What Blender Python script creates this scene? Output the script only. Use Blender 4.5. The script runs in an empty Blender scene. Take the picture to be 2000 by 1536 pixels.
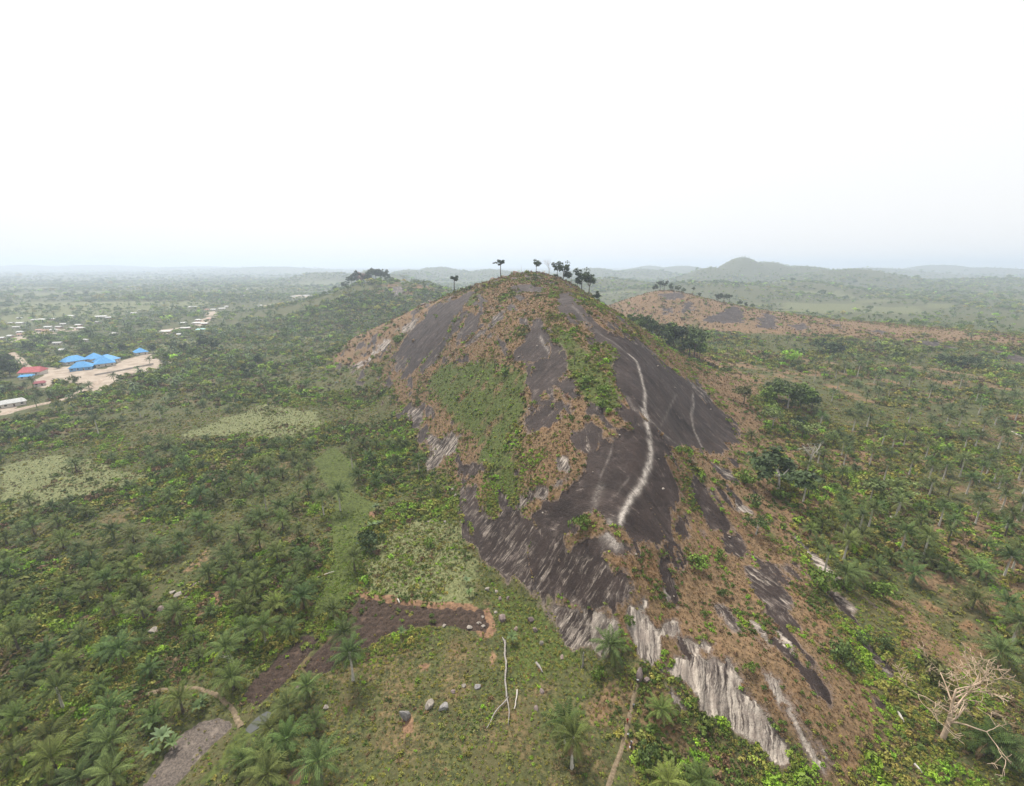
import bpy, bmesh, math, random
import numpy as np
from mathutils import Vector, Matrix, Euler
scene = bpy.context.scene
COL = scene.collection
R = math.radians
# ------------------------------------------------------------------ camera
CAMZ = 115.0                                  # metres above the valley floor
FPX = 858.0                                   # focal length in photo pixels (2000 wide)
PITCH = math.atan(250.0 / FPX)
cd = bpy.data.cameras.new('camera'); cam = bpy.data.objects.new('camera', cd); COL.objects.link(cam)
cam.location = (0, 0, CAMZ); cam.rotation_euler = (math.pi / 2 - PITCH, 0, 0)
cd.sensor_fit = 'HORIZONTAL'; cd.sensor_width = 36; cd.lens = 36 * FPX / 2000
cd.clip_start = 0.5; cd.clip_end = 60000
scene.camera = cam
# ------------------------------------------------------------------ hazy white sky
SUN_EL, SUN_AZ = 60.0, -30.0                  # degrees; azimuth from +Y, negative = left
world = bpy.data.worlds.new('World'); scene.world = world; world.use_nodes = True
nt = world.node_tree; nt.nodes.clear()
wo = nt.nodes.new('ShaderNodeOutputWorld'); bg = nt.nodes.new('ShaderNodeBackground')
sky = nt.nodes.new('ShaderNodeTexSky'); sky.sky_type = 'NISHITA'; sky.sun_disc = False
sky.sun_elevation = R(SUN_EL); sky.sun_rotation = R(SUN_AZ); sky.dust_density = 4; sky.air_density = 1.2; sky.ozone_density = 1
hs = nt.nodes.new('ShaderNodeHueSaturation'); hs.inputs['Saturation'].default_value = 0.2
mx = nt.nodes.new('ShaderNodeMix'); mx.data_type = 'RGBA'; mx.inputs[0].default_value = 0.80
mx.inputs[7].default_value = (8.5, 8.55, 8.6, 1)    # even white overcast over the clear sky
bg.inputs['Strength'].default_value = 0.10
nt.links.new(sky.outputs[0], hs.inputs['Color']); nt.links.new(hs.outputs[0], mx.inputs[6])
nt.links.new(mx.outputs[2], bg.inputs['Color']); nt.links.new(bg.outputs[0], wo.inputs[0])
sd = bpy.data.lights.new('sun', 'SUN'); sun = bpy.data.objects.new('sun', sd); COL.objects.link(sun)
sd.energy = 4.3; sd.angle = R(10); sd.color = (1.0, 0.94, 0.86)
d = Vector((math.sin(R(SUN_AZ)) * math.cos(R(SUN_EL)), math.cos(R(SUN_AZ)) * math.cos(R(SUN_EL)), math.sin(R(SUN_EL))))
sun.rotation_euler = d.to_track_quat('Z', 'Y').to_euler(); sun.location = (0, 0, 400)
vs = scene.view_settings; vs.view_transform = 'Standard'; vs.look = 'None'; vs.exposure = 0.42; vs.gamma = 1.0; vs.use_curve_mapping = False
cy = scene.cycles
cy.max_bounces = 4; cy.diffuse_bounces = 3; cy.glossy_bounces = 1; cy.transmission_bounces = 1; cy.volume_bounces = 2; cy.transparent_max_bounces = 4
cy.use_denoising = True; cy.sample_clamp_indirect = 4; cy.caustics_reflective = False; cy.caustics_refractive = False
# ------------------------------------------------------------------ numpy helpers
def sstep(a, b, x):
    t = np.clip((x - a) / (b - a), 0, 1); return t * t * (3 - 2 * t)
def _hash(ix, iy, seed):
    n = (ix.astype(np.int64) * 374761393 + iy.astype(np.int64) * 668265263 + seed * 1442695041) & 0xffffffff
    n = ((n ^ (n >> 13)) * 1274126177) & 0xffffffff
    n = (n ^ (n >> 16)) & 0xffffffff
    return n.astype(np.float64) / 4294967295.0
def vnoise(x, y, seed=0):
    x = np.asarray(x, float); y = np.asarray(y, float)
    ix = np.floor(x); iy = np.floor(y); fx = x - ix; fy = y - iy
    fx = fx * fx * fx * (fx * (fx * 6 - 15) + 10); fy = fy * fy * fy * (fy * (fy * 6 - 15) + 10)
    ix = ix.astype(np.int64); iy = iy.astype(np.int64)
    a = _hash(ix, iy, seed); b = _hash(ix + 1, iy, seed); c = _hash(ix, iy + 1, seed); e = _hash(ix + 1, iy + 1, seed)
    return (a + (b - a) * fx) * (1 - fy) + (c + (e - c) * fx) * fy
def fbm(x, y, oct=4, seed=0, gain=0.5):
    s = 0; a = 1; t = 0
    for o in range(oct):
        s = s + a * vnoise(x * 2 ** o + 17.3 * o, y * 2 ** o - 9.1 * o, seed + o); t += a; a *= gain
    return s / t                                # 0..1
# ------------------------------------------------------------------ photo pixel -> ray
cP, sP = math.cos(PITCH), math.sin(PITCH)
def ray(px, py):
    u = (np.asarray(px, float) - 1000) / FPX; v = (np.asarray(py, float) - 768) / FPX
    return u, cP - v * sP, -(sP + v * cP)
def at_z(px, py, z):
    a, b, c = ray(px, py); t = (z - CAMZ) / c; return a * t, b * t, z + 0 * t
def at_y(px, py, Y):
    a, b, c = ray(px, py); t = Y / b; return a * t, Y + 0 * t, CAMZ + c * t
def project(x, y, z):
    dz = z - CAMZ; dep = y * cP - dz * sP; up = y * sP + dz * cP
    return 1000 + FPX * x / dep, 768 - FPX * up / dep, dep
# ------------------------------------------------------------------ large relief: thin-plate spline through survey points
PZ = [  # (px, py, z): points on the ground by their elevation
 (1230,1250,12),(1200,1150,20),(1200,1050,29),(1240,950,38),(1260,850,48),(1250,760,58),(1220,700,67),(1150,640,80),(1130,600,89),
 (1050,660,72),(1080,760,55),(1050,850,40),(930,760,40),(880,850,18),(950,900,24),(1000,1000,18),(1050,1100,11),(950,650,68),(850,650,58),
 (800,700,34),(750,760,8),(700,705,13),(760,830,2),(835,905,3),(890,965,3),(935,1100,2),(1055,1180,3),(1150,1285,3),
 (1450,760,22),(1440,850,17),(1350,870,30),(1320,1000,26),(1400,1100,16),(1350,1200,13),(1300,1300,9),(1310,1285,10),(1450,1300,12),
 (1590,1400,8),(1440,1425,2),(1600,1505,1),(1700,1400,5),(1600,1150,12),(1700,1250,7),(1500,950,17),(1550,1050,13),(1290,1400,3),(1450,1520,0),
 (1700,1000,8),(1900,1100,8),(1900,900,10),(1700,800,12),(1950,750,14),(1600,720,15),(1990,1300,4),(1900,1450,3),(1700,1500,2),
 (1290,630,25),(1400,650,19),(1500,665,16),(1650,690,13),(1800,700,13),(2000,720,12),(1350,675,16),
 (600,650,3),(700,642,8),(800,640,20),(1230,1400,2),(1100,1400,1),(1100,1520,0),(1250,1530,0),(980,1300,1)]
for X in (0, 150, 300, 450, 600):
    for Yp in (605, 640, 680, 740, 820, 920, 1050, 1200, 1350, 1500):
        if not (X == 600 and Yp < 700) and not (X == 450 and Yp < 640): PZ.append((X, Yp, 0))
PZ += [(720, 950, 0), (750, 1050, 1), (820, 1150, 1), (850, 1350, 1), (750, 1480, 0), (640, 800, 1), (690, 850, 0)]
PY = [  # (px, py, Y): points on sky lines and far slopes by their distance
 (1100,570,350),(1060,550,395),(1040,533,440),(880,577,470),(960,548,450),(800,610,520),(700,655,560),(640,690,570),
 (1120,555,430),(1180,600,420),(1250,640,410),(1300,680,390),(1380,720,350),
 (1290,568,850),(1400,590,800),(1550,615,740),(1750,640,660),(2000,665,560),
 (740,552,1020),(640,580,990),(830,562,1000),(560,600,1000),(690,558,1010)]
WX = [(30,560,62),(-60,620,42),(40,720,10),(-200,690,4),(150,520,30),(150,620,15),(-330,600,1),(60,900,10),(250,1000,15),(0,1250,0),(-150,1300,20),
      (500,900,12),(700,900,6),(900,700,6),(800,500,12),(600,1100,4),(1000,1300,0),(300,1300,0),(-500,1300,0),(-1000,1300,0),(-1500,1300,0),
      (1500,1300,0),(1500,800,0),(1500,300,0),(900,300,8),(400,100,0),(600,-60,0),(0,-80,0),(0,30,0),(-300,0,0),(-900,0,0),(-1500,300,0),(-1500,800,0),
      (200,60,0),(120,40,0),(-100,60,0),(300,200,8),(350,330,12),(260,420,14),(-600,900,0)]
pts = [tuple(float(q) for q in at_z(*p)) for p in PZ] + [tuple(float(q) for q in at_y(*p)) for p in PY] + WX
C = np.array(pts) / np.array([100., 100., 1.])
def _k(r2): return np.where(r2 > 1e-12, 0.5 * r2 * np.log(np.maximum(r2, 1e-12)), 0)
n = len(C); d2 = (C[:, None, 0] - C[None, :, 0]) ** 2 + (C[:, None, 1] - C[None, :, 1]) ** 2
A = np.zeros((n + 3, n + 3)); A[:n, :n] = _k(d2) + np.eye(n) * 0.006
A[:n, n] = 1; A[:n, n + 1:] = C[:, :2]; A[n, :n] = 1; A[n + 1:, :n] = C[:, :2].T
WT = np.linalg.solve(A, np.concatenate([C[:, 2], [0, 0, 0]]))
GX0, GY0, GS = -1800., -200., 4.0
gx = np.arange(GX0, 1800 + GS, GS); gy = np.arange(GY0, 1900 + GS, GS)
GRID = np.zeros((len(gy), len(gx)))
for j in range(0, len(gy), 32):
    qx, qy = np.meshgrid(gx / 100, gy[j:j + 32] / 100)
    z = WT[n] + WT[n + 1] * qx + WT[n + 2] * qy
    for i in range(n):
        z = z + WT[i] * _k((qx - C[i, 0]) ** 2 + (qy - C[i, 1]) ** 2)
    GRID[j:j + 32] = z
GRID = np.maximum(GRID, -2.5)
def gsamp(x, y):
    fx = np.clip((x - GX0) / GS, 0, len(gx) - 1.001); fy = np.clip((y - GY0) / GS, 0, len(gy) - 1.001)
    ix = fx.astype(int); iy = fy.astype(int); fx = fx - ix; fy = fy - iy
    return (GRID[iy, ix] * (1 - fx) + GRID[iy, ix + 1] * fx) * (1 - fy) + (GRID[iy + 1, ix] * (1 - fx) + GRID[iy + 1, ix + 1] * fx) * fy
FAR = []                                       # far hills: centre, spread, height
for px, py, Y, wx, wy in [(1452,501,3000,190,260),(1500,510,3050,260,260),(1390,520,2900,180,240),(1560,519,3100,420,300),(1660,524,2600,360,300),(725,524,2500,110,220),(765,534,2450,140,200),
        (800,526,3600,200,300),(860,522,4200,330,400),(960,525,3800,330,300),(1160,522,4300,330,400),(1250,524,4200,330,400),(1330,518,5600,420,500),(1270,518,6200,330,500),
        (1700,522,4600,560,500),(1835,518,5600,520,500),(1930,522,5200,600,500),(520,520,7000,900,800),(200,517,9000,1200,900),(60,519,8600,900,900),(380,520,8800,900,900),
        (1400,549,1750,330,240),(1560,549,1900,240,220),(1760,580,1450,170,150),(1830,552,2300,420,260),(1960,545,2600,420,300),(640,530,3200,260,300),(1180,545,2100,260,200)]:
    X, _, Z = [float(q) for q in at_y(px, py, Y)]
    FAR.append((X, Y, wx, wy, Z - 7))
def hbase(x, y):
    x = np.asarray(x, float); y = np.asarray(y, float); r = np.hypot(x, y)
    inb = 1 - sstep(1250, 1650, r)
    h = gsamp(x, y) * inb
    far = np.zeros_like(h)
    for X, Y, wx, wy, Z in FAR:
        far = np.maximum(far, Z * np.exp(-((x - X) / wx) ** 2 - ((y - Y) / wy) ** 2))
    w = sstep(1150, 1900, r)
    rel = fbm(x / 700, y / 700, 4, 5) - 0.42
    far = far * (0.96 + 0.08 * fbm(x / 200, y / 200, 2, 9)) * sstep(1050, 1400, r)
    return np.maximum(h, far) + w * np.maximum(rel, -0.12) * (26 + 14 * sstep(3000, 9000, r))
def hfun(x, y):
    """ground with its medium relief (what things stand on)"""
    x = np.asarray(x, float); y = np.asarray(y, float)
    h = hbase(x, y); r = np.hypot(x, y)
    return h + (fbm(x / 23, y / 23, 3, 2) - 0.5) * 2.2 * (1 - sstep(900, 1300, r)) + (fbm(x / 5, y / 5, 2, 3) - 0.5) * 0.5 * (1 - sstep(400, 700, r))
def on_ground(px, py, lift=0.0, tmin=45.0, tmax=6000.0):
    """where the sight line through a photo pixel meets the ground (plus lift metres)"""
    px = np.atleast_1d(np.asarray(px, float)); py = np.atleast_1d(np.asarray(py, float)); lift = np.broadcast_to(np.asarray(lift, float), px.shape)
    a, b, c = ray(px, py)
    ts = tmin * (tmax / tmin) ** np.linspace(0, 1, 520)
    T = ts[None, :]; X = a[:, None] * T; Y = b[:, None] * T; Z = CAMZ + c[:, None] * T
    below = Z < hfun(X, Y) + lift[:, None]
    k = np.argmax(below, 1); miss = ~below.any(1); k = np.where(miss, 519, np.maximum(k, 1))
    lo = ts[k - 1]; hi = ts[k]
    for _ in range(14):
        m = (lo + hi) / 2; bl = CAMZ + c * m < hfun(a * m, b * m) + lift
        hi = np.where(bl, m, hi); lo = np.where(bl, lo, m)
    x = a * hi; y = b * hi
    return x, y, hfun(x, y)
def wpoly(p, step=14.0):
    """photo outline -> ground outline (metres)"""
    p = np.array(p, float); out = []
    for i in range(len(p)):
        q = p[(i + 1) % len(p)]; m = max(1, int(np.hypot(*(q - p[i])) / step))
        out += [p[i] + (q - p[i]) * k / m for k in range(m)]
    out = np.array(out); x, y, z = on_ground(out[:, 0], out[:, 1]); return np.stack([x, y], 1)
def wline(p, step=12.0):
    p = np.array(p, float); out = []
    for i in range(len(p) - 1):
        m = max(1, int(np.hypot(*(p[i + 1] - p[i])) / step)); out += [p[i] + (p[i + 1] - p[i]) * k / m for k in range(m)]
    out.append(p[-1]); out = np.array(out); x, y, z = on_ground(out[:, 0], out[:, 1]); return np.stack([x, y], 1)
def segdist(x, y, P, closed=True):
    Q = np.roll(P, -1, 0) if closed else P[1:]; S = P if closed else P[:-1]
    best = np.full(x.shape, 1e9)
    for a, b in zip(S, Q):
        dx, dy = b - a; L = dx * dx + dy * dy + 1e-9
        t = np.clip(((x - a[0]) * dx + (y - a[1]) * dy) / L, 0, 1)
        best = np.minimum(best, (x - a[0] - t * dx) ** 2 + (y - a[1] - t * dy) ** 2)
    return np.sqrt(best)
def sdist(x, y, P, margin=12.0):
    """signed distance to an outline, positive inside, clamped at -margin outside"""
    out = np.full(x.shape, -margin); mn = P.min(0) - margin; mxx = P.max(0) + margin
    m = (x > mn[0]) & (x < mxx[0]) & (y > mn[1]) & (y < mxx[1])
    if not m.any(): return out
    xs, ys = x[m], y[m]; ins = np.zeros(xs.shape, bool); Q = np.roll(P, -1, 0)
    for a, b in zip(P, Q):
        c = (a[1] > ys) != (b[1] > ys); den = b[1] - a[1]
        if abs(den) < 1e-9: continue
        ins ^= c & (xs < (b[0] - a[0]) * (ys - a[1]) / den + a[0])
    dd = np.minimum(segdist(xs, ys, P), margin)
    out[m] = np.where(ins, dd, -dd); return out
# ------------------------------------------------------------------ land cover, outlined on the photo and laid on the ground
ROCK = [  # (outline, paleness)
 ([(1095,575),(1115,572),(1135,600),(1160,628),(1200,655),(1250,668),(1290,705),(1345,745),(1360,775),(1400,790),(1440,825),(1445,845),(1425,870),(1395,885),(1360,878),(1330,870),(1300,880),(1305,900),(1320,935),(1328,965),(1318,1005),(1312,1050),(1270,1055),(1235,1045),(1215,1030),(1195,1025),(1175,1005),(1150,1000),(1110,1020),(1095,1040),(1050,1035),(1035,1020),(1030,1000),(1080,980),(1110,955),(1140,925),(1150,895),(1185,860),(1210,845),(1240,835),(1262,825),(1262,812),(1240,790),(1222,780),(1205,750),(1192,720),(1205,690),(1180,670),(1150,675),(1152,640),(1125,635),(1120,615),(1090,603)], .04),
 ([(1035,650),(1050,635),(1070,650),(1090,680),(1105,700),(1102,740),(1130,775),(1120,785),(1100,775),(1080,755),(1060,760),(1050,785),(1075,805),(1090,800),(1075,830),(1040,850),(1025,815),(1035,770),(1030,715),(1005,690),(1025,670)], .05),
 ([(890,583),(925,573),(915,590),(895,610),(880,640),(870,660),(850,680),(835,690),(800,740),(785,735),(800,710),(790,700),(770,695),(785,670),(800,650),(830,620),(840,600)], .06),
 ([(900,612),(906,612),(888,650),(860,690),(822,735),(812,730),(850,680),(880,645)], .12),
 ([(1010,558),(1035,556),(1060,562),(1055,570),(1020,572),(1005,565)], .1),
 ([(915,620),(935,618),(930,645),(905,665),(890,660)], .15),
 ([(980,605),(998,603),(975,625),(960,630)], .35),
 ([(940,645),(955,640),(930,665),(915,670)], .3),
 ([(690,715),(720,700),(745,665),(765,665),(740,690),(700,720)], .6),
 ([(775,645),(820,620),(810,640),(780,655)], .5),
 ([(775,690),(800,695),(790,720),(770,730)], .25),
 ([(832,850),(870,855),(905,845),(890,880),(860,900),(838,915),(835,890)], .42),
 ([(800,800),(820,790),(828,820),(812,835)], .4),
 ([(893,960),(930,955),(925,985),(960,1010),(1000,985),(1045,1010),(1050,1040),(1095,1045),(1110,1085),(1190,1092),(1200,1130),(1190,1172),(1130,1175),(1060,1165),(1000,1130),(950,1105),(940,1075),(925,1030),(900,1000)], .23),
 ([(1120,1075),(1165,1045),(1190,1040),(1235,1065),(1240,1083),(1130,1088)], .1),
 ([(1195,1115),(1215,1110),(1235,1150),(1215,1178),(1198,1170)], .25),
 ([(1355,950),(1375,950),(1425,1020),(1420,1035),(1385,1035),(1370,1000)], .08),
 ([(1410,1045),(1440,1050),(1460,1085),(1445,1090),(1420,1075)], .15),
 ([(1450,1105),(1490,1110),(1530,1160),(1535,1185),(1510,1190),(1470,1150)], .3),
 ([(1315,1010),(1340,1005),(1352,1055),(1335,1060),(1312,1030)], .1),
 ([(1300,1065),(1330,1060),(1340,1095),(1310,1110),(1295,1095)], .06),
 ([(1060,1175),(1125,1195),(1150,1215),(1150,1255),(1125,1255),(1090,1220)], .4),
 ([(1155,1210),(1200,1200),(1215,1225),(1200,1255),(1175,1272),(1163,1262)], .75),
 ([(1228,1195),(1260,1198),(1280,1220),(1320,1215),(1320,1235),(1295,1255),(1285,1285),(1245,1290),(1235,1255),(1225,1225)], .72),
 ([(1250,1165),(1270,1165),(1272,1195),(1255,1190)], .6),
 ([(1300,1155),(1312,1155),(1318,1175),(1305,1172)], .8),
 ([(1290,1310),(1330,1283),(1360,1290),(1420,1290),(1450,1330),(1440,1345),(1480,1375),(1500,1400),(1545,1470),(1545,1490),(1510,1470),(1470,1450),(1430,1425),(1390,1405),(1360,1390),(1365,1360),(1330,1335)], .66),
 ([(1500,1320),(1520,1330),(1545,1365),(1570,1410),(1600,1460),(1618,1500),(1590,1510),(1565,1480),(1545,1430),(1515,1375)], .8),
 ([(1305,1340),(1325,1350),(1345,1385),(1330,1390),(1312,1365)], .5),
 ([(1390,1180),(1420,1180),(1450,1230),(1430,1235),(1400,1210)], .4),
 ([(1470,1215),(1490,1225),(1510,1260),(1495,1255)], .6),
 ([(1525,1240),(1548,1275),(1540,1285),(1522,1255)], .85),
 ([(1345,1255),(1390,1255),(1395,1268),(1350,1268)], .55),
 ([(1545,1040),(1560,1050),(1590,1080),(1640,1130),(1632,1137),(1600,1110),(1560,1065)], .55),
 ([(1640,1160),(1665,1185),(1658,1190),(1640,1172)], .5),
 ([(1680,1255),(1700,1260),(1750,1312),(1742,1318),(1700,1285)], .35),
 ([(1395,910),(1420,915),(1450,940),(1440,945),(1400,925)], .35),
 ([(1440,985),(1470,1000),(1460,1003),(1438,995)], .6),
 ([(1345,745),(1362,742),(1390,775),(1400,790),(1375,790)], .3),
 ([(1215,650),(1245,660),(1280,690),(1262,690),(1230,668)], .2),
 ([(1170,618),(1200,632),(1215,645),(1195,640)], .2),
 ([(1205,695),(1225,700),(1245,715),(1240,740),(1215,735),(1200,715)], .5),
 ([(1085,900),(1105,895),(1110,915),(1090,920)], .5),
 ([(1030,965),(1060,950),(1100,935),(1105,940),(1040,985),(1005,1000),(1000,992)], .4),
 ([(1372,626),(1430,599),(1442,600),(1452,612),(1450,630),(1405,631)], .12),
 ([(1328,608),(1345,590),(1352,592),(1352,606),(1338,612)], .15),
 ([(1300,605),(1312,602),(1308,614),(1296,616)], .2),
 ([(1290,575),(1330,572),(1335,582),(1300,586)], .2),
 ([(1480,640),(1490,612),(1512,616),(1520,642)], .15),
 ([(1540,636),(1570,632),(1585,640),(1560,645)], .2),
 ([(1620,634),(1640,634),(1645,642),(1625,642)], .2),
 ([(1700,645),(1725,646),(1735,655),(1712,652)], .2),
 ([(1780,664),(1830,668),(1875,682),(1840,682),(1795,674)], .2),
 ([(1935,686),(1975,690),(2000,700),(2000,708),(1960,700)], .2),
 ([(765,562),(785,560),(790,572),(770,580)], .3),
]
STREAK = [  # worn pale lines on the rock: polyline, half width m, strength
 ([(1118,598),(1140,620),(1165,645),(1200,668),(1228,690),(1248,712)], .7, .25),
 ([(1228,690),(1245,705),(1253,735),(1260,765),(1259,795),(1266,820)], .6, 1.0),
 ([(1256,800),(1268,845),(1272,880),(1268,905),(1255,940),(1232,975),(1217,1000),(1208,1030)], .78, 1.15),
 ([(1266,815),(1300,850),(1335,875)], .45, .35),
 ([(1322,770),(1308,795),(1290,830)], .32, .2),
 ([(1225,775),(1240,800),(1262,818)], .6, .25),
 ([(1353,765),(1355,790),(1350,810),(1356,840),(1372,872)], .42, .55),
 ([(1055,655),(1062,672),(1075,690)], .5, .55),
 ([(1200,850),(1192,885),(1175,925),(1170,940)], .28, .25),
 ([(1230,930),(1205,965)], .3, .2),
 ([(1170,950),(1160,985),(1150,1010)], 1.2, .3),
 ([(1190,1035),(1205,1055)], 2.0, .95),
 ([(890,660),(925,625)], .6, .3),
]
LUSH = [([(945,1130),(1000,1145),(1060,1185),(1120,1265),(1135,1300),(1060,1330),(1010,1320),(985,1260),(962,1190)], .95),
 ([(870,705),(1000,705),(1030,720),(1030,790),(1020,850),(1000,880),(1010,960),(985,975),(950,940),(930,880),(900,840),(850,790),(830,740)], .85),
 ([(1085,640),(1120,650),(1150,690),(1180,720),(1210,770),(1220,800),(1180,800),(1150,790),(1120,750),(1100,690)], .9),
 ([(1120,1000),(1150,1000),(1155,1030),(1120,1035),(1105,1020)], 1),
 ([(1340,1075),(1375,1085),(1385,1110),(1350,1105)], .8),
 ([(905,580),(935,575),(930,590),(905,598)], .9),
 ([(765,655),(790,655),(785,668),(768,668)], .9),
 ([(730,715),(752,712),(748,730),(735,732)], .9),
 ([(1260,660),(1330,670),(1420,700),(1500,720),(1440,700),(1320,690)], .5),
 ([(1510,1010),(1545,1080),(1530,1090),(1500,1050)], .8),
 ([(1440,880),(1500,920),(1490,960),(1440,920)], .6)]
MOSS = [[(650,870),(700,905),(690,960),(735,985),(730,1010),(700,1040),(708,1080),(700,1150),(600,1225),(560,1290),(520,1340),(500,1345),(560,1290),(590,1230),(620,1160),(650,1090),(640,1040),(650,980),(610,900)],
        [(600,1310),(620,1310),(560,1365),(530,1395),(500,1395),(540,1360)],
        [(470,1420),(500,1400),(540,1390),(470,1470),(400,1536),(370,1536),(430,1480)]]
FIELD = [[(0,905),(130,888),(240,915),(300,930),(250,955),(130,975),(60,1000),(0,1020)],
         [(350,850),(420,825),(520,790),(620,805),(635,830),(560,862),(480,850),(400,855)],
         [(720,1065),(800,1015),(900,1010),(940,1100),(925,1175),(880,1190),(715,1158),(705,1100)],
         [(583,662),(650,652),(655,657),(595,668)],
         [(0,600),(150,590),(420,588),(400,600),(250,612),(200,625),(0,640)],
         [(200,690),(330,668),(400,660),(380,680),(330,690),(260,690)],
         [(60,705),(120,695),(190,690),(130,705),(100,715)]]
SOIL = [([(410,1060),(420,1090),(380,1120),(330,1130)],.5), ([(390,1190),(440,1130),(430,1190),(380,1220)],.8), ([(335,1245),(360,1240),(370,1290),(340,1285)],.7),
        ([(0,1500),(60,1465),(140,1410),(200,1385),(190,1370),(120,1400),(60,1440),(0,1470)],.8), ([(550,1536),(570,1500),(600,1485),(590,1536)],1.0),
        ([(785,1405),(800,1400),(805,1430),(790,1440)],.8), ([(820,1290),(840,1295),(835,1310),(815,1305)],.7), ([(960,1265),(975,1280),(970,1310),(950,1300)],.6),
        ([(1222,1445),(1242,1445),(1245,1468),(1224,1470)],1.0), ([(700,1155),(830,1175),(905,1182),(960,1185),(965,1235),(950,1250),(900,1200),(720,1175)],1.0),
        ([(725,1000),(740,1000),(740,1020),(722,1018)],1.0),([(260,1365),(460,1380),(470,1420),(430,1400),(300,1360)],.35)]
YARD = [[(70,745),(92,722),(140,716),(200,722),(245,702),(290,692),(330,708),(300,726),(240,735),(190,765),(172,752),(120,742),(85,758)],
        [(0,798),(40,792),(30,806),(0,812)],
        [(35,655),(60,650),(95,647),(115,640),(120,650),(70,658)], [(20,660),(45,655),(48,662),(25,668)],
        [(310,645),(350,640),(350,650),(315,655)], [(375,632),(410,618),(416,624),(385,640)], [(130,640),(160,636),(160,645),(132,648)],
        [(565,578),(600,576),(612,580),(570,584)], [(400,610),(420,608),(425,616),(402,618)], [(505,598),(540,594),(540,600),(505,604)]]
HILLR = [(640,700),(680,720),(720,728),(765,800),(835,905),(890,965),(905,1000),(938,1105),(1000,1135),(1060,1175),(1120,1255),(1200,1280),(1300,1345),(1350,1395),(1440,1430),(1560,1490),(1620,1515),(1800,1500),(1740,1370),(1660,1240),(1590,1100),(1560,1000),(1500,900),(1500,830),(1490,740),(1380,700),(1290,668),(1240,645),(1190,612),(1150,590),(1120,562),(1100,552),(1050,536),(1000,542),(960,552),(880,580),(800,614),(720,650),(660,685)]
DRYX = [([(1150,1280),(1290,1330),(1440,1430),(1620,1520),(1620,1536),(1100,1536),(1120,1400)], .48), ([(760,1230),(950,1240),(1000,1300),(1120,1290),(1150,1380),(1150,1536),(700,1536),(620,1440),(650,1360)], .33),
        ([(1270,690),(1400,700),(1480,745),(1450,790),(1380,760)], .35),([(720,1065),(930,1040),(925,1180),(715,1158)], .35)]
W = lambda L: [wpoly(p) for p in L]
rockW = [(wpoly(p), a) for p, a in ROCK]; streakW = [(wline(p), w, s) for p, w, s in STREAK]
lushW = [(wpoly(p), a) for p, a in LUSH]; mossW = W(MOSS); fieldW = W(FIELD); soilW = [(wpoly(p), a) for p, a in SOIL]; yardW = W(YARD)
hillW = wpoly(HILLR); dryxW = [(wpoly(p), a) for p, a in DRYX]
PLOT = [[(700,1163),(830,1184),(905,1190),(945,1192),(958,1222),(950,1236),(900,1226),(840,1222),(770,1234),(735,1250),(640,1312),(597,1316),(592,1292),(672,1215)],
        [(590,1237),(630,1240),(612,1270),(508,1375),(482,1362),(500,1325)],
        [(402,1402),(430,1400),(458,1415),(335,1545),(262,1545),(350,1440)]]
plotW = W(PLOT)
POND = [(476,1424),(500,1400),(520,1385),(535,1386),(515,1413),(490,1430)]; pondW = wpoly(POND, 8)
def plot_edge(x, y): return (fbm(x / 5, y / 5, 3, 97) - .42) * 1.8
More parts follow.
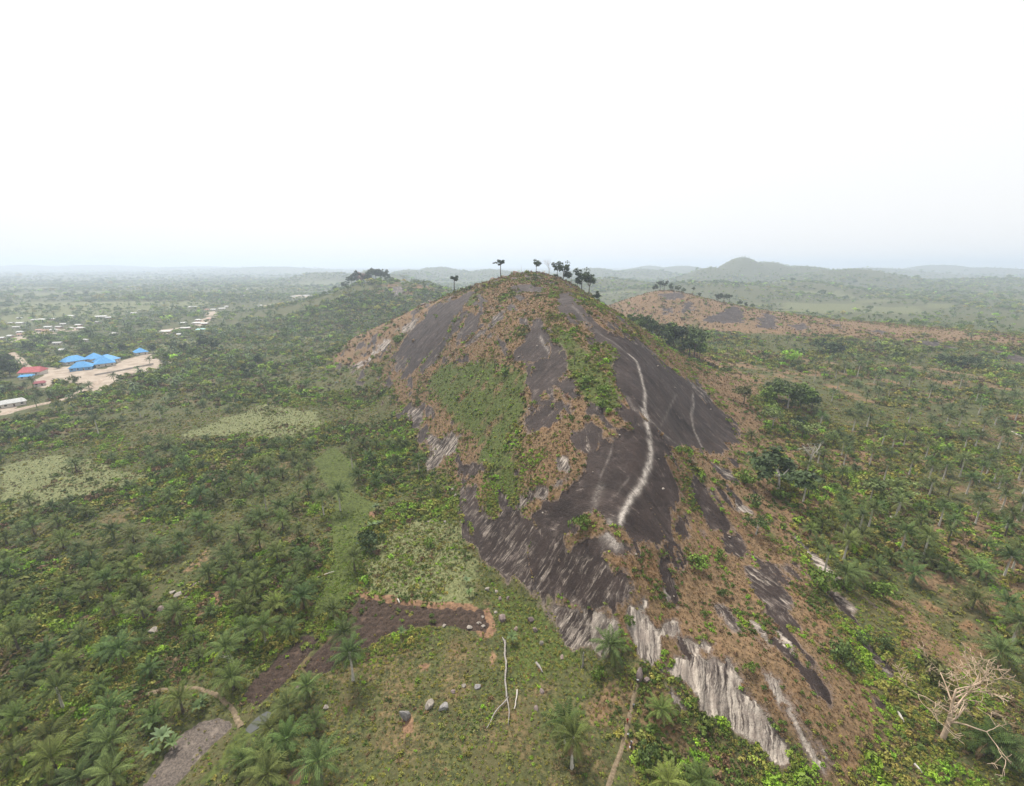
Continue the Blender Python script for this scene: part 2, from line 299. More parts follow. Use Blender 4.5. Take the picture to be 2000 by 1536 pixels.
def cover(x, y, z=None):
    """what grows or lies at (x, y): dict of 0..1 fields"""
    x = np.asarray(x, float); y = np.asarray(y, float)
    if z is None: z = hbase(x, y)
    r = np.hypot(x, y); near = r < 1900
    wob = (fbm(x / 9, y / 9, 3, 21) - 0.5) * 5 + (fbm(x / 2.2, y / 2.2, 2, 22) - 0.5) * 1.6
    wob2 = wob * np.clip(r / 220, .6, 4)
    o = {}
    rock = np.full(x.shape, -12.0); pale = np.zeros(x.shape); rid = np.full(x.shape, -1)
    al = x * .25 - y * .97; pe = x * .97 + y * .25
    edge = wob2 * .45 + (fbm(pe / 3.2, al / 15, 4, 33, .6) - .5) * 10 * np.clip(r / 220, .7, 2)
    for k, (P, a) in enumerate(rockW):
        dd = sdist(x, y, P) + edge
        b = dd > rock; rock = np.where(b, dd, rock); pale = np.where(b & (dd > -6), a, pale); rid = np.where(b & (dd > 0), k, rid)
    crack = np.abs(fbm(pe / 11, al / 42, 4, 36) - .5) * 75 - .9 + 6 * sstep(.5, .62, fbm(x / 30, y / 30, 2, 37)); rock = np.minimum(rock, np.where(r < 600, crack + 1.2 * np.maximum(rock - 9, 0), 99))
    thin = fbm(pe / 5.5, al / 17, 3, 35); sl = (x > -200) & (x < 160) & (y > 80) & (y < 520) & (z > 5)
    dd = np.where(sl, (thin - .69 - .25 * np.clip((x - 95) / 40, 0, 1)) * 22, -12.0); b = dd > rock; rock = np.where(b, dd, rock); pale = np.where(b & (dd > -3), .16, pale)
    for P, a in lushW: rock = np.where((sdist(x, y, P) > 1) & (rid < 0), -12.0, rock)
    o['rsd'] = rock; o['rock'] = sstep(-1.6, 1.6, rock); o['pale'] = pale; o['rid'] = rid
    st = np.zeros(x.shape)
    m = (rock > -4) & near
    if m.any():
        xs, ys = x[m], y[m]; s = np.zeros(xs.shape)
        for P, w, a in streakW:
            dd = segdist(xs, ys, P, False) * (1 + 0.5 * (vnoise(xs / 1.3, ys / 1.3, 31) - .5)); s = np.maximum(s, a * np.exp(-(dd / (w * 1.2)) ** 2))
        st[m] = s
    o['streak'] = st
    hs_ = sdist(x, y, hillW, 40.0) + wob2 * 1.5
    hill = sstep(-4, 10, hs_)
    hill = np.maximum(hill, sstep(14, 24, z) * (x > -260) * (x < 185) * (y > 230) * (y < 640) * sstep(0, 1, (y - 230) / 40.))
    o['hill'] = hill
    ridge = sstep(17, 23, z + (wob) * .5) * (x > 170) * (y > 420) * (y < 1150)
    o['ridge'] = ridge
    pat = fbm(x / 26, y / 26, 4, 41); pat2 = fbm(x / 8, y / 8, 3, 44)
    dry = hill * np.clip(0.93 + (pat - .5) * 1.5 + (pat2 - .5) * 1.0, 0, 1)
    dry = np.maximum(dry, ridge * np.clip(0.85 + (pat - .5) * 1.0, 0, 1))
    for P, a in dryxW:
        dry = np.maximum(dry, a * sstep(-6, 6, sdist(x, y, P) + wob2) * np.clip(1.0 + (pat2 - .5) * 2.4, 0, 1.4))
    dry = np.maximum(dry, (.2 + 0.5 * sstep(.48, .64, pat * .6 + pat2 * .4)) * (x > 60) * (r < 620))
    dry = np.maximum(dry, 0.45 * sstep(.55, .70, pat * .5 + pat2 * .5) * (x <= 60) * near)
    knoll = (x > -420) * (x < -150) * (y > 930) * (y < 1250)
    dry = np.maximum(dry, knoll * sstep(-320, -260, x) * sstep(.42, .58, pat) * .8)
    lush = np.zeros(x.shape)
    for P, a in lushW: lush = np.maximum(lush, a * sstep(-4, 5, sdist(x, y, P) + wob2 * 1.6) * np.where(z > 6, np.clip(.75 + (pat2 - .5) * 2.2, .1, 1), 1))
    moss = np.zeros(x.shape)
    for P in mossW: moss = np.maximum(moss, sstep(-1.5, 2.5, sdist(x, y, P) + wob * .5))
    field = np.zeros(x.shape)
    for k, P in enumerate(fieldW): field = np.maximum(field, (.55 if k in (4, 5) else 1) * sstep(-3, 5, sdist(x, y, P) + wob2 * 1.2))
    soil = np.zeros(x.shape)
    for P, a in soilW: soil = np.maximum(soil, a * sstep(-2, 2, sdist(x, y, P) + wob * .7))
    yard = np.zeros(x.shape)
    for P in yardW: yard = np.maximum(yard, sstep(-3, 3, sdist(x, y, P) + wob2 * .7))
    plot = np.full(x.shape, -12.0)
    for P in plotW: plot = np.maximum(plot, sdist(x, y, P))
    plot = plot + plot_edge(x, y)
    o['plotsd'] = plot; o['pondsd'] = sdist(x, y, pondW)
    farp = fbm(x / 300, y / 190, 4, 61)
    o['farfield'] = sstep(.56, .64, farp) * sstep(900, 1250, r) * (1 - ridge) * (z < 22) * (1 - .6 * sstep(2500, 5000, r))
    dry = dry * (1 - lush * .85) * (1 - moss) * (1 - field * .6)
    o.update(dry=dry, lush=lush, moss=moss, field=np.maximum(field, o['farfield'] * .5), soil=soil, yard=yard)
    return o
# ------------------------------------------------------------------ materials
def newmat(name):
    m = bpy.data.materials.new(name); m.use_nodes = True; t = m.node_tree
    b = t.nodes['Principled BSDF']; b.inputs['Roughness'].default_value = .85
    b.inputs['Specular IOR Level'].default_value = .2
    return m, t, b
class NB:
    """tiny node-graph builder"""
    def __init__(s, t): s.t = t
    def node(s, typ, **kw):
        n = s.t.nodes.new(typ)
        for k, v in kw.items(): setattr(n, k, v)
        return n
    def put(s, sock, v):
        if hasattr(v, 'is_linked') or isinstance(v, bpy.types.NodeSocket): s.t.links.new(v, sock)
        else: sock.default_value = v
    def math(s, op, a, b=0.0, c=None, clamp=False):
        n = s.node('ShaderNodeMath', operation=op, use_clamp=clamp); s.put(n.inputs[0], a); s.put(n.inputs[1], b)
        if c is not None: s.put(n.inputs[2], c)
        return n.outputs[0]
    def mix(s, f, a, b):
        n = s.node('ShaderNodeMix', data_type='RGBA'); s.put(n.inputs[0], f)
        s.put(n.inputs[6], a if not isinstance(a, tuple) else (*a, 1)); s.put(n.inputs[7], b if not isinstance(b, tuple) else (*b, 1)); return n.outputs[2]
    def mul(s, a, b):
        n = s.node('ShaderNodeMix', data_type='RGBA', blend_type='MULTIPLY'); n.inputs[0].default_value = 1
        s.put(n.inputs[6], a); s.put(n.inputs[7], b); return n.outputs[2]
    def ramp(s, lo, hi, x):
        n = s.node('ShaderNodeMapRange', interpolation_type='SMOOTHSTEP'); s.put(n.inputs[0], x); n.inputs[1].default_value = lo; n.inputs[2].default_value = hi; return n.outputs[0]
    def noise(s, co, scale, detail=3, rough=.55):
        n = s.node('ShaderNodeTexNoise'); s.put(n.inputs['Vector'], co); n.inputs['Scale'].default_value = scale; n.inputs['Detail'].default_value = detail; n.inputs['Roughness'].default_value = rough; return n.outputs[0]
    def attr(s, name, kind='GEOMETRY'):
        return s.node('ShaderNodeAttribute', attribute_name=name, attribute_type=kind)
def terrain_material():
    m, t, b = newmat('terrain'); N = NB(t)
    A = N.attr('ma'); B = N.attr('mb'); fl = N.attr('flow').outputs['Vector']
    sa = N.node('ShaderNodeSeparateColor'); N.put(sa.inputs[0], A.outputs['Color']); rock, pale, dry = sa.outputs; soil = A.outputs['Alpha']
    sb = N.node('ShaderNodeSeparateColor'); N.put(sb.inputs[0], B.outputs['Color']); lush, streak, field = sb.outputs; yard = B.outputs['Alpha']
    P = N.node('ShaderNodeNewGeometry').outputs['Position']
    n1 = N.noise(P, .8, 4); n2 = N.noise(P, .09, 4); n3 = N.noise(P, 3.0, 3); n4 = N.noise(P, .014, 4); n5 = N.noise(P, .22, 6, .65)
    fine = N.math('ADD', N.math('MULTIPLY', N.math('SUBTRACT', n1, .5), .9), N.math('MULTIPLY', N.math('SUBTRACT', n3, .5), .5))
    green = N.mix(N.ramp(.35, .65, n1), (.036, .042, .016), (.090, .098, .034))
    green = N.mix(N.ramp(.45, .7, n2), green, (.085, .078, .034))
    dryc = N.mix(N.ramp(.3, .7, n1), (.105, .070, .040), (.205, .134, .073))
    dryc = N.mix(N.ramp(.5, .75, n2), dryc, (.19, .110, .057))
    c = N.mix(N.ramp(.25, .75, N.math('ADD', dry, N.math('MULTIPLY', fine, .7))), green, dryc)
    lc = N.mix(N.ramp(.35, .65, n1), (.040, .053, .014), (.085, .106, .026))
    c = N.mix(N.ramp(.3, .7, N.math('ADD', lush, N.math('MULTIPLY', fine, .5))), c, lc)
    fc = N.mix(N.ramp(.3, .7, n1), (.085, .10, .04), (.18, .185, .085))
    c = N.mix(N.ramp(.3, .7, N.math('ADD', field, N.math('MULTIPLY', fine, .5))), c, fc)
    so = N.mix(N.ramp(.3, .7, n1), (.11, .062, .038), (.24, .145, .085))
    c = N.mix(N.ramp(.35, .65, N.math('ADD', soil, N.math('MULTIPLY', fine, .6))), c, so)
    yc = N.mix(N.ramp(.3, .7, n2), (.25, .20, .155), (.37, .31, .25))
    c = N.mix(N.ramp(.35, .65, N.math('ADD', yard, N.math('MULTIPLY', fine, .4))), c, yc)
    # rock
    wv = N.node('ShaderNodeCombineXYZ'); N.put(wv.inputs[0], N.math('MULTIPLY', N.math('SUBTRACT', n5, .5), 2.6)); N.put(wv.inputs[1], N.math('MULTIPLY', N.math('SUBTRACT', n2, .5), 1.2))
    va = N.node('ShaderNodeVectorMath', operation='ADD'); N.put(va.inputs[0], fl); N.put(va.inputs[1], wv.outputs[0]); fl = va.outputs[0]
    s1 = N.noise(fl, .55, 5, .62); s2 = N.noise(fl, 2.2, 5, .65)
    dk = N.mix(N.ramp(.32, .70, N.math('ADD', N.math('MULTIPLY', s1, .45), N.math('MULTIPLY', n2, .55))), (.017, .0108, .0092), (.046, .0315, .0268))
    dk = N.mix(N.math('MULTIPLY', N.ramp(.56, .8, s2), .45), dk, (.10, .076, .068))
    dk = N.mix(N.math('MULTIPLY', N.ramp(.52, .70, n5), .5), dk, (.085, .064, .057))
    pl = N.mix(N.ramp(.38, .62, N.math('ADD', N.math('MULTIPLY', s1, .7), N.math('MULTIPLY', s2, .3))), (.12, .098, .085), (.46, .40, .335))
    pl = N.mix(N.math('MULTIPLY', N.ramp(.48, .66, n5), .6), pl, (.23, .185, .155)); pl = N.mix(N.math('MULTIPLY', N.ramp(.58, .75, n1), .5), pl, (.13, .105, .09))
    k = N.ramp(.22, .78, N.math('ADD', N.math('ADD', pale, N.math('MULTIPLY', N.math('SUBTRACT', n5, .5), 1.1)), N.math('MULTIPLY', N.math('SUBTRACT', N.math('MULTIPLY', N.math('ADD', s1, s2), .5), .5), 1.7)))
    rc = N.mix(k, dk, pl)
    rc = N.mix(N.math('MULTIPLY', N.ramp(.68, .78, n3), .5), rc, (.36, .31, .27))
    sw = N.math('MULTIPLY', N.math('MULTIPLY', streak, N.ramp(.26, .56, n5)), N.ramp(.30, .62, N.math('ADD', N.math('MULTIPLY', n3, .3), N.math('ADD', N.math('MULTIPLY', n1, .35), N.math('MULTIPLY', s2, .35)))), clamp=True)
    rc = N.mix(sw, rc, (.46, .41, .36))
    rk = N.ramp(.42, .58, N.math('ADD', rock, N.math('MULTIPLY', fine, .55)))
    mv = N.mix(N.ramp(.3, .7, n1), (.105, .078, .066), (.19, .145, .118)); c = N.mix(N.math('MULTIPLY', N.ramp(.06, .36, N.math('ADD', rock, N.math('MULTIPLY', fine, .35))), .75), c, mv)
    c = N.mix(rk, c, rc)
    N.put(b.inputs['Base Color'], c)
    rgh = N.math('SUBTRACT', .95, N.math('MULTIPLY', rk, .22)); N.put(b.inputs['Roughness'], rgh)
    bp = N.node('ShaderNodeBump'); bp.inputs['Strength'].default_value = .7; bp.inputs['Distance'].default_value = .5
    hh = N.math('ADD', N.math('MULTIPLY', n1, .9), N.math('ADD', N.math('MULTIPLY', n3, .4), N.math('MULTIPLY', s2, N.math('MULTIPLY', rk, .6))))
    N.put(bp.inputs['Height'], hh); N.put(b.inputs['Normal'], bp.outputs[0])
    return m
MT = terrain_material()
# ------------------------------------------------------------------ terrain sheet, cut along natural borders
def tag(o, label=None, cat=None, group=None, kind=None):
    if label: o['label'] = label
    if cat: o['category'] = cat
    if group: o['group'] = group
    if kind: o['kind'] = kind
    return o
def link(name, me, mat=None, parent=None, loc=None):
    o = bpy.data.objects.new(name, me); COL.objects.link(o)
    if mat is not None and me is not None and not me.materials: me.materials.append(mat)
    if parent is not None: o.parent = parent
    if loc is not None: o.location = loc
    return o
def mesh_from(name, V, Fc, mat=None, smooth=False):
    me = bpy.data.meshes.new(name); V = np.asarray(V, np.float32); Fc = np.asarray(Fc)
    k = Fc.shape[1]
    me.vertices.add(len(V)); me.vertices.foreach_set('co', V.ravel())
    me.loops.add(Fc.size); me.loops.foreach_set('vertex_index', Fc.ravel().astype(np.int32))
    me.polygons.add(len(Fc)); me.polygons.foreach_set('loop_start', np.arange(0, Fc.size, k, dtype=np.int32))
    if smooth: me.polygons.foreach_set('use_smooth', np.ones(len(Fc), bool))
    me.update(calc_edges=True)
    if mat is not None: me.materials.append(mat)
    return me
def build_terrain():
    th = np.concatenate([np.linspace(-180, -66, 24, endpoint=False), np.linspace(-66, 66, 690), np.linspace(66, 180, 25)[1:]])
    rr = np.concatenate([np.linspace(2, 58, 9), np.linspace(60, 110, 92, endpoint=False), np.linspace(110, 520, 430, endpoint=False), 520 * (1500 / 520) ** np.linspace(0, 1, 190, endpoint=False), 1500 * (34000 / 1500) ** np.linspace(0, 1, 120)])
    T, RR = np.meshgrid(R(1) * th, rr); X = (RR * np.sin(T)).ravel(); Y = (RR * np.cos(T)).ravel()
    Z = hfun(X, Y); c = cover(X, Y, hbase(X, Y))
    # rock dips a little below the grass mat; slabs carry furrows running downhill
    e = 2.0; gxn = (hbase(X + e, Y) - hbase(X - e, Y)) / (2 * e); gyn = (hbase(X, Y + e) - hbase(X, Y - e)) / (2 * e)
    flow = np.zeros((len(X), 3)); dirs = []
    for k, (P, a) in enumerate(rockW):
        m = c['rid'] == k
        g = np.array([gxn[m].mean(), gyn[m].mean()]) if m.any() else np.array([0, 1.])
        dirs.append(-g / (np.hypot(*g) + 1e-9))
    dirs = np.array(dirs); dk = np.where(c['rid'][:, None] >= 0, dirs[c['rid']], np.array([[0, -1.]]))
    along = X * dk[:, 0] + Y * dk[:, 1]; perp = -X * dk[:, 1] + Y * dk[:, 0]
    flow[:, 0] = perp * 1.0; flow[:, 1] = along * .13; flow[:, 2] = c['rid'] * 13.7
    fur = fbm(perp / 2.2, along / 30., 3, 71) - .5
    Z = Z - c['rock'] * .35 + c['rock'] * fur * (0.5 + 2.4 * c['pale']) + c['rock'] * (fbm(X / 14, Y / 14, 3, 72) - .5) * 1.6
    Z -= sstep(-1.0, 1.0, c['plotsd']) * 0.5 + sstep(-2, 2, c['pondsd']) * 0.9
    nr, nc = len(rr), len(th)
    idx = np.arange(nr * nc).reshape(nr, nc)
    F = np.stack([idx[:-1, :-1], idx[1:, :-1], idx[1:, 1:], idx[:-1, 1:]], -1).reshape(-1, 4)
    ma = np.stack([c['rock'], c['pale'], c['dry'], c['soil']], 1); mb = np.stack([np.maximum(c['lush'], c['moss'] * .8), c['streak'], c['field'], c['yard']], 1)
    # which natural piece a face belongs to
    fx = X[F].mean(1); fy = Y[F].mean(1); fz = Z[F].mean(1); fr = np.hypot(fx, fy)
    rid = c['rid'][F[:, 0]]; rock = c['rock'][F].mean(1) > .5
    piece = np.zeros(len(F), int)                             # 0 ground
    piece[(c['hill'][F].mean(1) > .5)] = 1
    piece[(c['ridge'][F].mean(1) > .5) & (piece == 0)] = 2
    piece[(fx > -430) & (fx < 60) & (fy > 870) & (fy < 1350) & (fz > 14) & (piece == 0)] = 3
    far = np.zeros(len(F)); who = np.zeros(len(F), int)
    for k, (Xh, Yh, wx, wy, Zh) in enumerate(FAR):
        v = Zh * np.exp(-((fx - Xh) / wx) ** 2 - ((fy - Yh) / wy) ** 2); b = v > far; far = np.where(b, v, far); who = np.where(b, k, who)
    big = (fr > 1300) & (far > 32); piece[big] = 10 + who[big]
    names = {0: ('ground', 'green valley floor of scrub, plots and palm groves'), 1: ('granite_hill', 'long dark granite hill covered in dry tan grass'),
             2: ('grassy_ridge', 'low tan grassy ridge behind the palm field'), 3: ('wooded_knoll', 'wooded knoll behind the shoulder of the granite hill')}
    key = piece * 1000 + np.where(rock & ((piece == 1) | (piece == 2)), rid + 1, 0)
    top = {}
    for kk in sorted(np.unique(key), key=lambda q: (q % 1000 != 0, q)):
        sel = F[key == kk]; u, inv = np.unique(sel, return_inverse=True); inv = inv.reshape(sel.shape)
        p, rk = kk // 1000, kk % 1000
        nm = 'rock_face' if rk else (names[p][0] if p in names else 'distant_hill')
        me = mesh_from(nm, np.stack([X[u], Y[u], Z[u]], 1), inv, MT, True)
        for an, arr in (('ma', ma), ('mb', mb)):
            at = me.attributes.new(an, 'FLOAT_COLOR', 'POINT'); at.data.foreach_set('color', arr[u].astype(np.float32).ravel())
        at = me.attributes.new('flow', 'FLOAT_VECTOR', 'POINT'); at.data.foreach_set('vector', flow[u].astype(np.float32).ravel())
        o = link(nm, me)
        if rk: o.parent = top.get(p)
        else:
            top[p] = o; o['kind'] = 'structure'
            o['label'] = names[p][1] if p in names else 'hazy distant hill on the skyline'
    return top
TOP = build_terrain()
# ------------------------------------------------------------------ ground vegetation nobody could count
def leaf_material(name, mode, base=(1, 1, 1), rough=.75, transl=.0):
    m, t, b = newmat(name); N = NB(t)
    v = N.attr('v').outputs['Fac']
    if mode == 'inst': c0 = N.attr('tint', 'INSTANCER').outputs['Color']
    elif mode == 'obj': c0 = N.attr('tint', 'OBJECT').outputs['Color']
    else:
        n = N.node('ShaderNodeRGB'); n.outputs[0].default_value = (*base, 1); c0 = n.outputs[0]
    g = N.node('ShaderNodeCombineColor'); N.put(g.inputs[0], N.math('ADD', N.math('MULTIPLY', v, 1.05), -.02)); N.put(g.inputs[1], v); N.put(g.inputs[2], N.math('MULTIPLY', v, .9))
    N.put(b.inputs['Base Color'], N.mul(c0, g.outputs[0])); b.inputs['Roughness'].default_value = rough
    b.inputs['Specular IOR Level'].default_value = .25
    return m
M_SCRUB = leaf_material('scrub_leaf', 'inst'); M_TREE = leaf_material('tree_leaf', 'obj')
def rot_to(nrm, ang):
    n = nrm / (np.linalg.norm(nrm) + 1e-9); a = np.array([0, 0, 1.]) if abs(n[2]) < .9 else np.array([1., 0, 0])
    u = np.cross(a, n); u /= np.linalg.norm(u); w = np.cross(n, u)
    return u * math.cos(ang) + w * math.sin(ang), -u * math.sin(ang) + w * math.cos(ang)
def face_attr(me, vals):
    at = me.attributes.new('v', 'FLOAT', 'FACE'); at.data.foreach_set('value', np.asarray(vals, np.float32))
def leaf_cloud(rng, centres, radii, nper, size, flat=.75, up=.25, zmin=0.02):
    """leaf-sized quads spread through a set of uneven clumps -> V, F, v"""
    V, Fc, vv = [], [], []
    for c, rad in zip(centres, radii):
        tone = rng.uniform(.72, 1.25)
        for _ in range(nper):
            d = rng.normal(size=3); d /= np.linalg.norm(d)
            if d[2] < -.35: d[2] *= -.6
            p = c + d * rad * np.array([1, 1, flat]) * rng.uniform(.55, 1.05)
            if p[2] < zmin: p[2] = zmin + rng.uniform(0, .05)
            nrm = d * .7 + rng.normal(size=3) * .5 + np.array([0, 0, up]); u, w = rot_to(nrm, rng.uniform(0, 6.28))
            s = size * rng.uniform(.6, 1.35); k = len(V)
            V += [p - u * s, p + w * s * .55, p + u * s, p - w * s * .55]; Fc.append((k, k + 1, k + 2, k + 3)); vv.append(tone * rng.uniform(.75, 1.25))
    return V, Fc, vv
PROTO = bpy.data.collections.new('vegetation_prototypes')
def proto(name, V, Fc, vv, mat=None):
    me = mesh_from(name, V, Fc, mat or M_SCRUB); face_attr(me, vv)
    o = bpy.data.objects.new(name, me); return o
def coll(name, obs):
    c = bpy.data.collections.new(name)
    for i, o in enumerate(obs): o.name = '%s_%02d' % (name, i); c.objects.link(o)
    return c
rng = np.random.default_rng(7)
def mk_bush(seed, n=7, nper=13, size=.24):
    g = np.random.default_rng(seed); cs = [np.array([0, 0, .45])]; rs = [.5]
    for _ in range(n - 1):
        a = g.uniform(0, 6.28); q = g.uniform(.25, .75); cs.append(np.array([math.cos(a) * q, math.sin(a) * q, g.uniform(.12, .6)])); rs.append(g.uniform(.22, .42))
    return proto('bush', *leaf_cloud(g, cs, rs, nper, size))
def mk_grass(seed, n=26):
    g = np.random.default_rng(seed); V, Fc, vv = [], [], []
    for _ in range(n):
        a = g.uniform(0, 6.28); q = g.uniform(0, .38); b = np.array([math.cos(a) * q, math.sin(a) * q, 0]); a2 = a + g.normal() * .7; lean = g.uniform(.1, .75); h = g.uniform(.5, 1.05)
        dd = np.array([math.cos(a2), math.sin(a2), 0]); sd_ = np.array([-dd[1], dd[0], 0]) * g.uniform(.03, .06)
        m = b + dd * lean * .35 + np.array([0, 0, h * .62]); tp = b + dd * lean + np.array([0, 0, h * (1 - lean * .3)]); k = len(V)
        V += [b - sd_, b + sd_, m + sd_ * .9, m - sd_ * .9, tp + sd_ * .3, tp - sd_ * .3]; Fc += [(k, k + 1, k + 2, k + 3), (k + 3, k + 2, k + 4, k + 5)]; vv += [g.uniform(.6, 1.0), g.uniform(.85, 1.4)]
    return proto('tuft', V, Fc, vv)
def mk_crown(seed, n=16, nper=14, size=.12, flat=.8):
    g = np.random.default_rng(seed); cs, rs = [], []
    for _ in range(n):
        a = g.uniform(0, 6.28); q = g.uniform(0, .8) ** .7; z = .62 + g.uniform(-.25, .38) * (1 - q * .6); cs.append(np.array([math.cos(a) * q * .8, math.sin(a) * q * .8, z])); rs.append(g.uniform(.2, .36))
    V, Fc, vv = leaf_cloud(g, cs, rs, nper, size, flat)
    k = len(V); w = .035                                     # stem
    V += [np.array(p) for p in ((-w, 0, -.1), (w, 0, -.1), (w * .6, 0, .6), (-w * .6, 0, .6), (0, -w, -.1), (0, w, -.1), (0, w * .6, .6), (0, -w * .6, .6))]
    Fc += [(k, k + 1, k + 2, k + 3), (k + 4, k + 5, k + 6, k + 7)]; vv += [1.5, 1.5]
    return proto('crown', V, Fc, vv)
def mk_farpalm(seed, h=.62):
    g = np.random.default_rng(seed); V, Fc, vv = [], [], []
    w = .022; V += [np.array(p) for p in ((-w, 0, -.05), (w, 0, -.05), (w * .7, 0, h), (-w * .7, 0, h), (0, -w, -.05), (0, w, -.05), (0, w * .7, h), (0, -w * .7, h))]
    Fc += [(0, 1, 2, 3), (4, 5, 6, 7)]; vv += [4.0, 4.0]
    for i in range(20):
        a = i * 2.4 + g.uniform(-.2, .2); el = g.uniform(-.5, 1.1); L = g.uniform(.34, .42); dd = np.array([math.cos(a), math.sin(a), 0]); sd_ = np.array([-dd[1], dd[0], 0]) * .045
        b = np.array([0, 0, h]); m = b + dd * L * .55 * math.cos(el * .7) + np.array([0, 0, L * .55 * math.sin(el)]); tp = m + dd * L * .5 + np.array([0, 0, L * .5 * math.sin(el - .9)])
        k = len(V); V += [b - sd_ * .5, b + sd_ * .5, m + sd_, m - sd_, tp + sd_ * .3, tp - sd_ * .3]; Fc += [(k, k + 1, k + 2, k + 3), (k + 3, k + 2, k + 4, k + 5)]; vv += [g.uniform(.6, 1.1), g.uniform(.8, 1.4)]
    return proto('palm', V, Fc, vv)
C_SCRUB = coll('scrub', [mk_bush(11), mk_bush(12), mk_bush(13, 5, 14, .30), mk_bush(14, 9, 11, .20), mk_grass(15), mk_grass(16), mk_grass(17, 18)])
C_CROWN = coll('woods', [mk_crown(21), mk_crown(22), mk_crown(23, 20, 12, .11, .6), mk_crown(24, 12, 16, .13, 1.0), mk_farpalm(25), mk_farpalm(26, .5)])
def scatter(name, P, scl, rot, tint, pick, col_, label):
    me = bpy.data.meshes.new(name); me.vertices.add(len(P)); me.vertices.foreach_set('co', P.astype(np.float32).ravel())
    a = me.attributes.new('scl', 'FLOAT_VECTOR', 'POINT'); a.data.foreach_set('vector', scl.astype(np.float32).ravel())
    a = me.attributes.new('rot', 'FLOAT_VECTOR', 'POINT'); a.data.foreach_set('vector', rot.astype(np.float32).ravel())
    a = me.attributes.new('tint', 'FLOAT_VECTOR', 'POINT'); a.data.foreach_set('vector', tint.astype(np.float32).ravel())
    a = me.attributes.new('pick', 'INT', 'POINT'); a.data.foreach_set('value', pick.astype(np.int32))
    ng = bpy.data.node_groups.new(name, 'GeometryNodeTree')
    ng.interface.new_socket('Geometry', in_out='INPUT', socket_type='NodeSocketGeometry'); ng.interface.new_socket('Geometry', in_out='OUTPUT', socket_type='NodeSocketGeometry')
    gi = ng.nodes.new('NodeGroupInput'); go = ng.nodes.new('NodeGroupOutput'); ip = ng.nodes.new('GeometryNodeInstanceOnPoints'); ci = ng.nodes.new('GeometryNodeCollectionInfo')
    ci.inputs['Collection'].default_value = col_; ci.inputs['Separate Children'].default_value = True; ci.inputs['Reset Children'].default_value = True
    def na(nm, ty):
        q = ng.nodes.new('GeometryNodeInputNamedAttribute'); q.data_type = ty; q.inputs['Name'].default_value = nm; return q.outputs['Attribute']
    L = ng.links.new
    L(gi.outputs[0], ip.inputs['Points']); L(ci.outputs[0], ip.inputs['Instance']); ip.inputs['Pick Instance'].default_value = True
    L(na('pick', 'INT'), ip.inputs['Instance Index']); L(na('rot', 'FLOAT_VECTOR'), ip.inputs['Rotation']); L(na('scl', 'FLOAT_VECTOR'), ip.inputs['Scale']); L(ip.outputs[0], go.inputs[0])
    o = link(name, me); md = o.modifiers.new('scatter', 'NODES'); md.node_group = ng
    o['kind'] = 'stuff'; o['label'] = label; return o
PAL = {'dark': (.042, .060, .020), 'mid': (.080, .100, .028), 'bright': (.10, .155, .026), 'olive': (.115, .108, .042), 'brown': (.15, .105, .058),
       'tan': (.22, .152, .088), 'orange': (.205, .122, .062), 'straw': (.255, .195, .105), 'field': (.20, .22, .09)}
PALA = np.array([np.array(PAL[k]) * np.array([1.95, 2.05, 1.25]) * (1.0 if k in ('dark', 'mid', 'bright', 'olive') else np.array([1 / 1.95, 1 / 2.05, 1 / 1.25])) for k in ('dark', 'mid', 'bright', 'olive', 'brown', 'tan', 'orange', 'straw', 'field')])
def ring(n, r0, r1, half):
    r = np.sqrt(rng.uniform(r0 * r0, r1 * r1, n)); a = R(1) * rng.uniform(-half, half, n); return r * np.sin(a), r * np.cos(a)
PATHS = []                                        # (polyline m, half width) filled below, kept clear of plants
TRAILS = {'footpath': ([(470,1420),(455,1385),(420,1355),(380,1343),(310,1348),(260,1365),(200,1390),(130,1420),(50,1470),(-10,1505)], .5),
          'hill_trail': ([(1185,1545),(1200,1500),(1213,1470),(1222,1430),(1230,1395),(1240,1350),(1247,1330)], .45),
          'dirt_road': ([(-10,812),(60,795),(130,780),(175,757),(200,742)], 3.0),
          'village_road': ([(25,690),(40,702),(45,712),(60,719),(112,721)], 3.0)}
TRW = {k: (wline(p, 10), w) for k, (p, w) in TRAILS.items()}
def visible(x, y, z, pad=150):
    px, py, dp = project(x, y, z); return (dp > 5) & (px > -pad) & (px < 2000 + pad) & (py < 1536 + pad * 2)
_nv = [(152, 710, 17), (158, 722, 17), (193, 705, 14), (222, 708, 15), (207, 716, 15), (278, 692, 13), (58, 734, 19), (50, 741, 12), (77, 754, 10), (28, 793, 20), (10, 796, 16), (45, 790, 14), (60, 745, 14), (40, 738, 14)]
_vh = [(8,635),(18,634),(37,634),(31,642),(38,652),(18,660),(2,664),(36,624),(68,628),(79,627),(96,626),(134,620),(124,636),(113,642),(93,642),(103,648),(76,648),(88,649),(152,638),(155,644),(138,644),(196,621),(212,623),(228,617),(111,674),(121,688),(220,655),(165,668),(190,632),(40,657),(376,602),(416,607),(434,605),(386,628),(383,634),(399,635),(410,626),(357,634),(323,651),(350,657),(362,644),(392,647),(260,614),(274,609),(508,599),(535,598),(572,581),(598,579)]
_q = np.array(_nv + [(a, b, 12) for a, b in _vh], float); _x, _y, _z = on_ground(_q[:, 0], _q[:, 1]); NOVEG = np.stack([_x, _y, _q[:, 2]], 1)
def clear(x, y):
    ok = np.ones(x.shape, bool)
    for a, b, r_ in NOVEG:
        u = np.array([-a, -b]) / math.hypot(a, b); along = (x - a) * u[0] + (y - b) * u[1]; side = np.abs((x - a) * u[1] - (y - b) * u[0]); ok &= ~((along > -r_) & (along < r_ * 2.2) & (side < r_))
    return ok
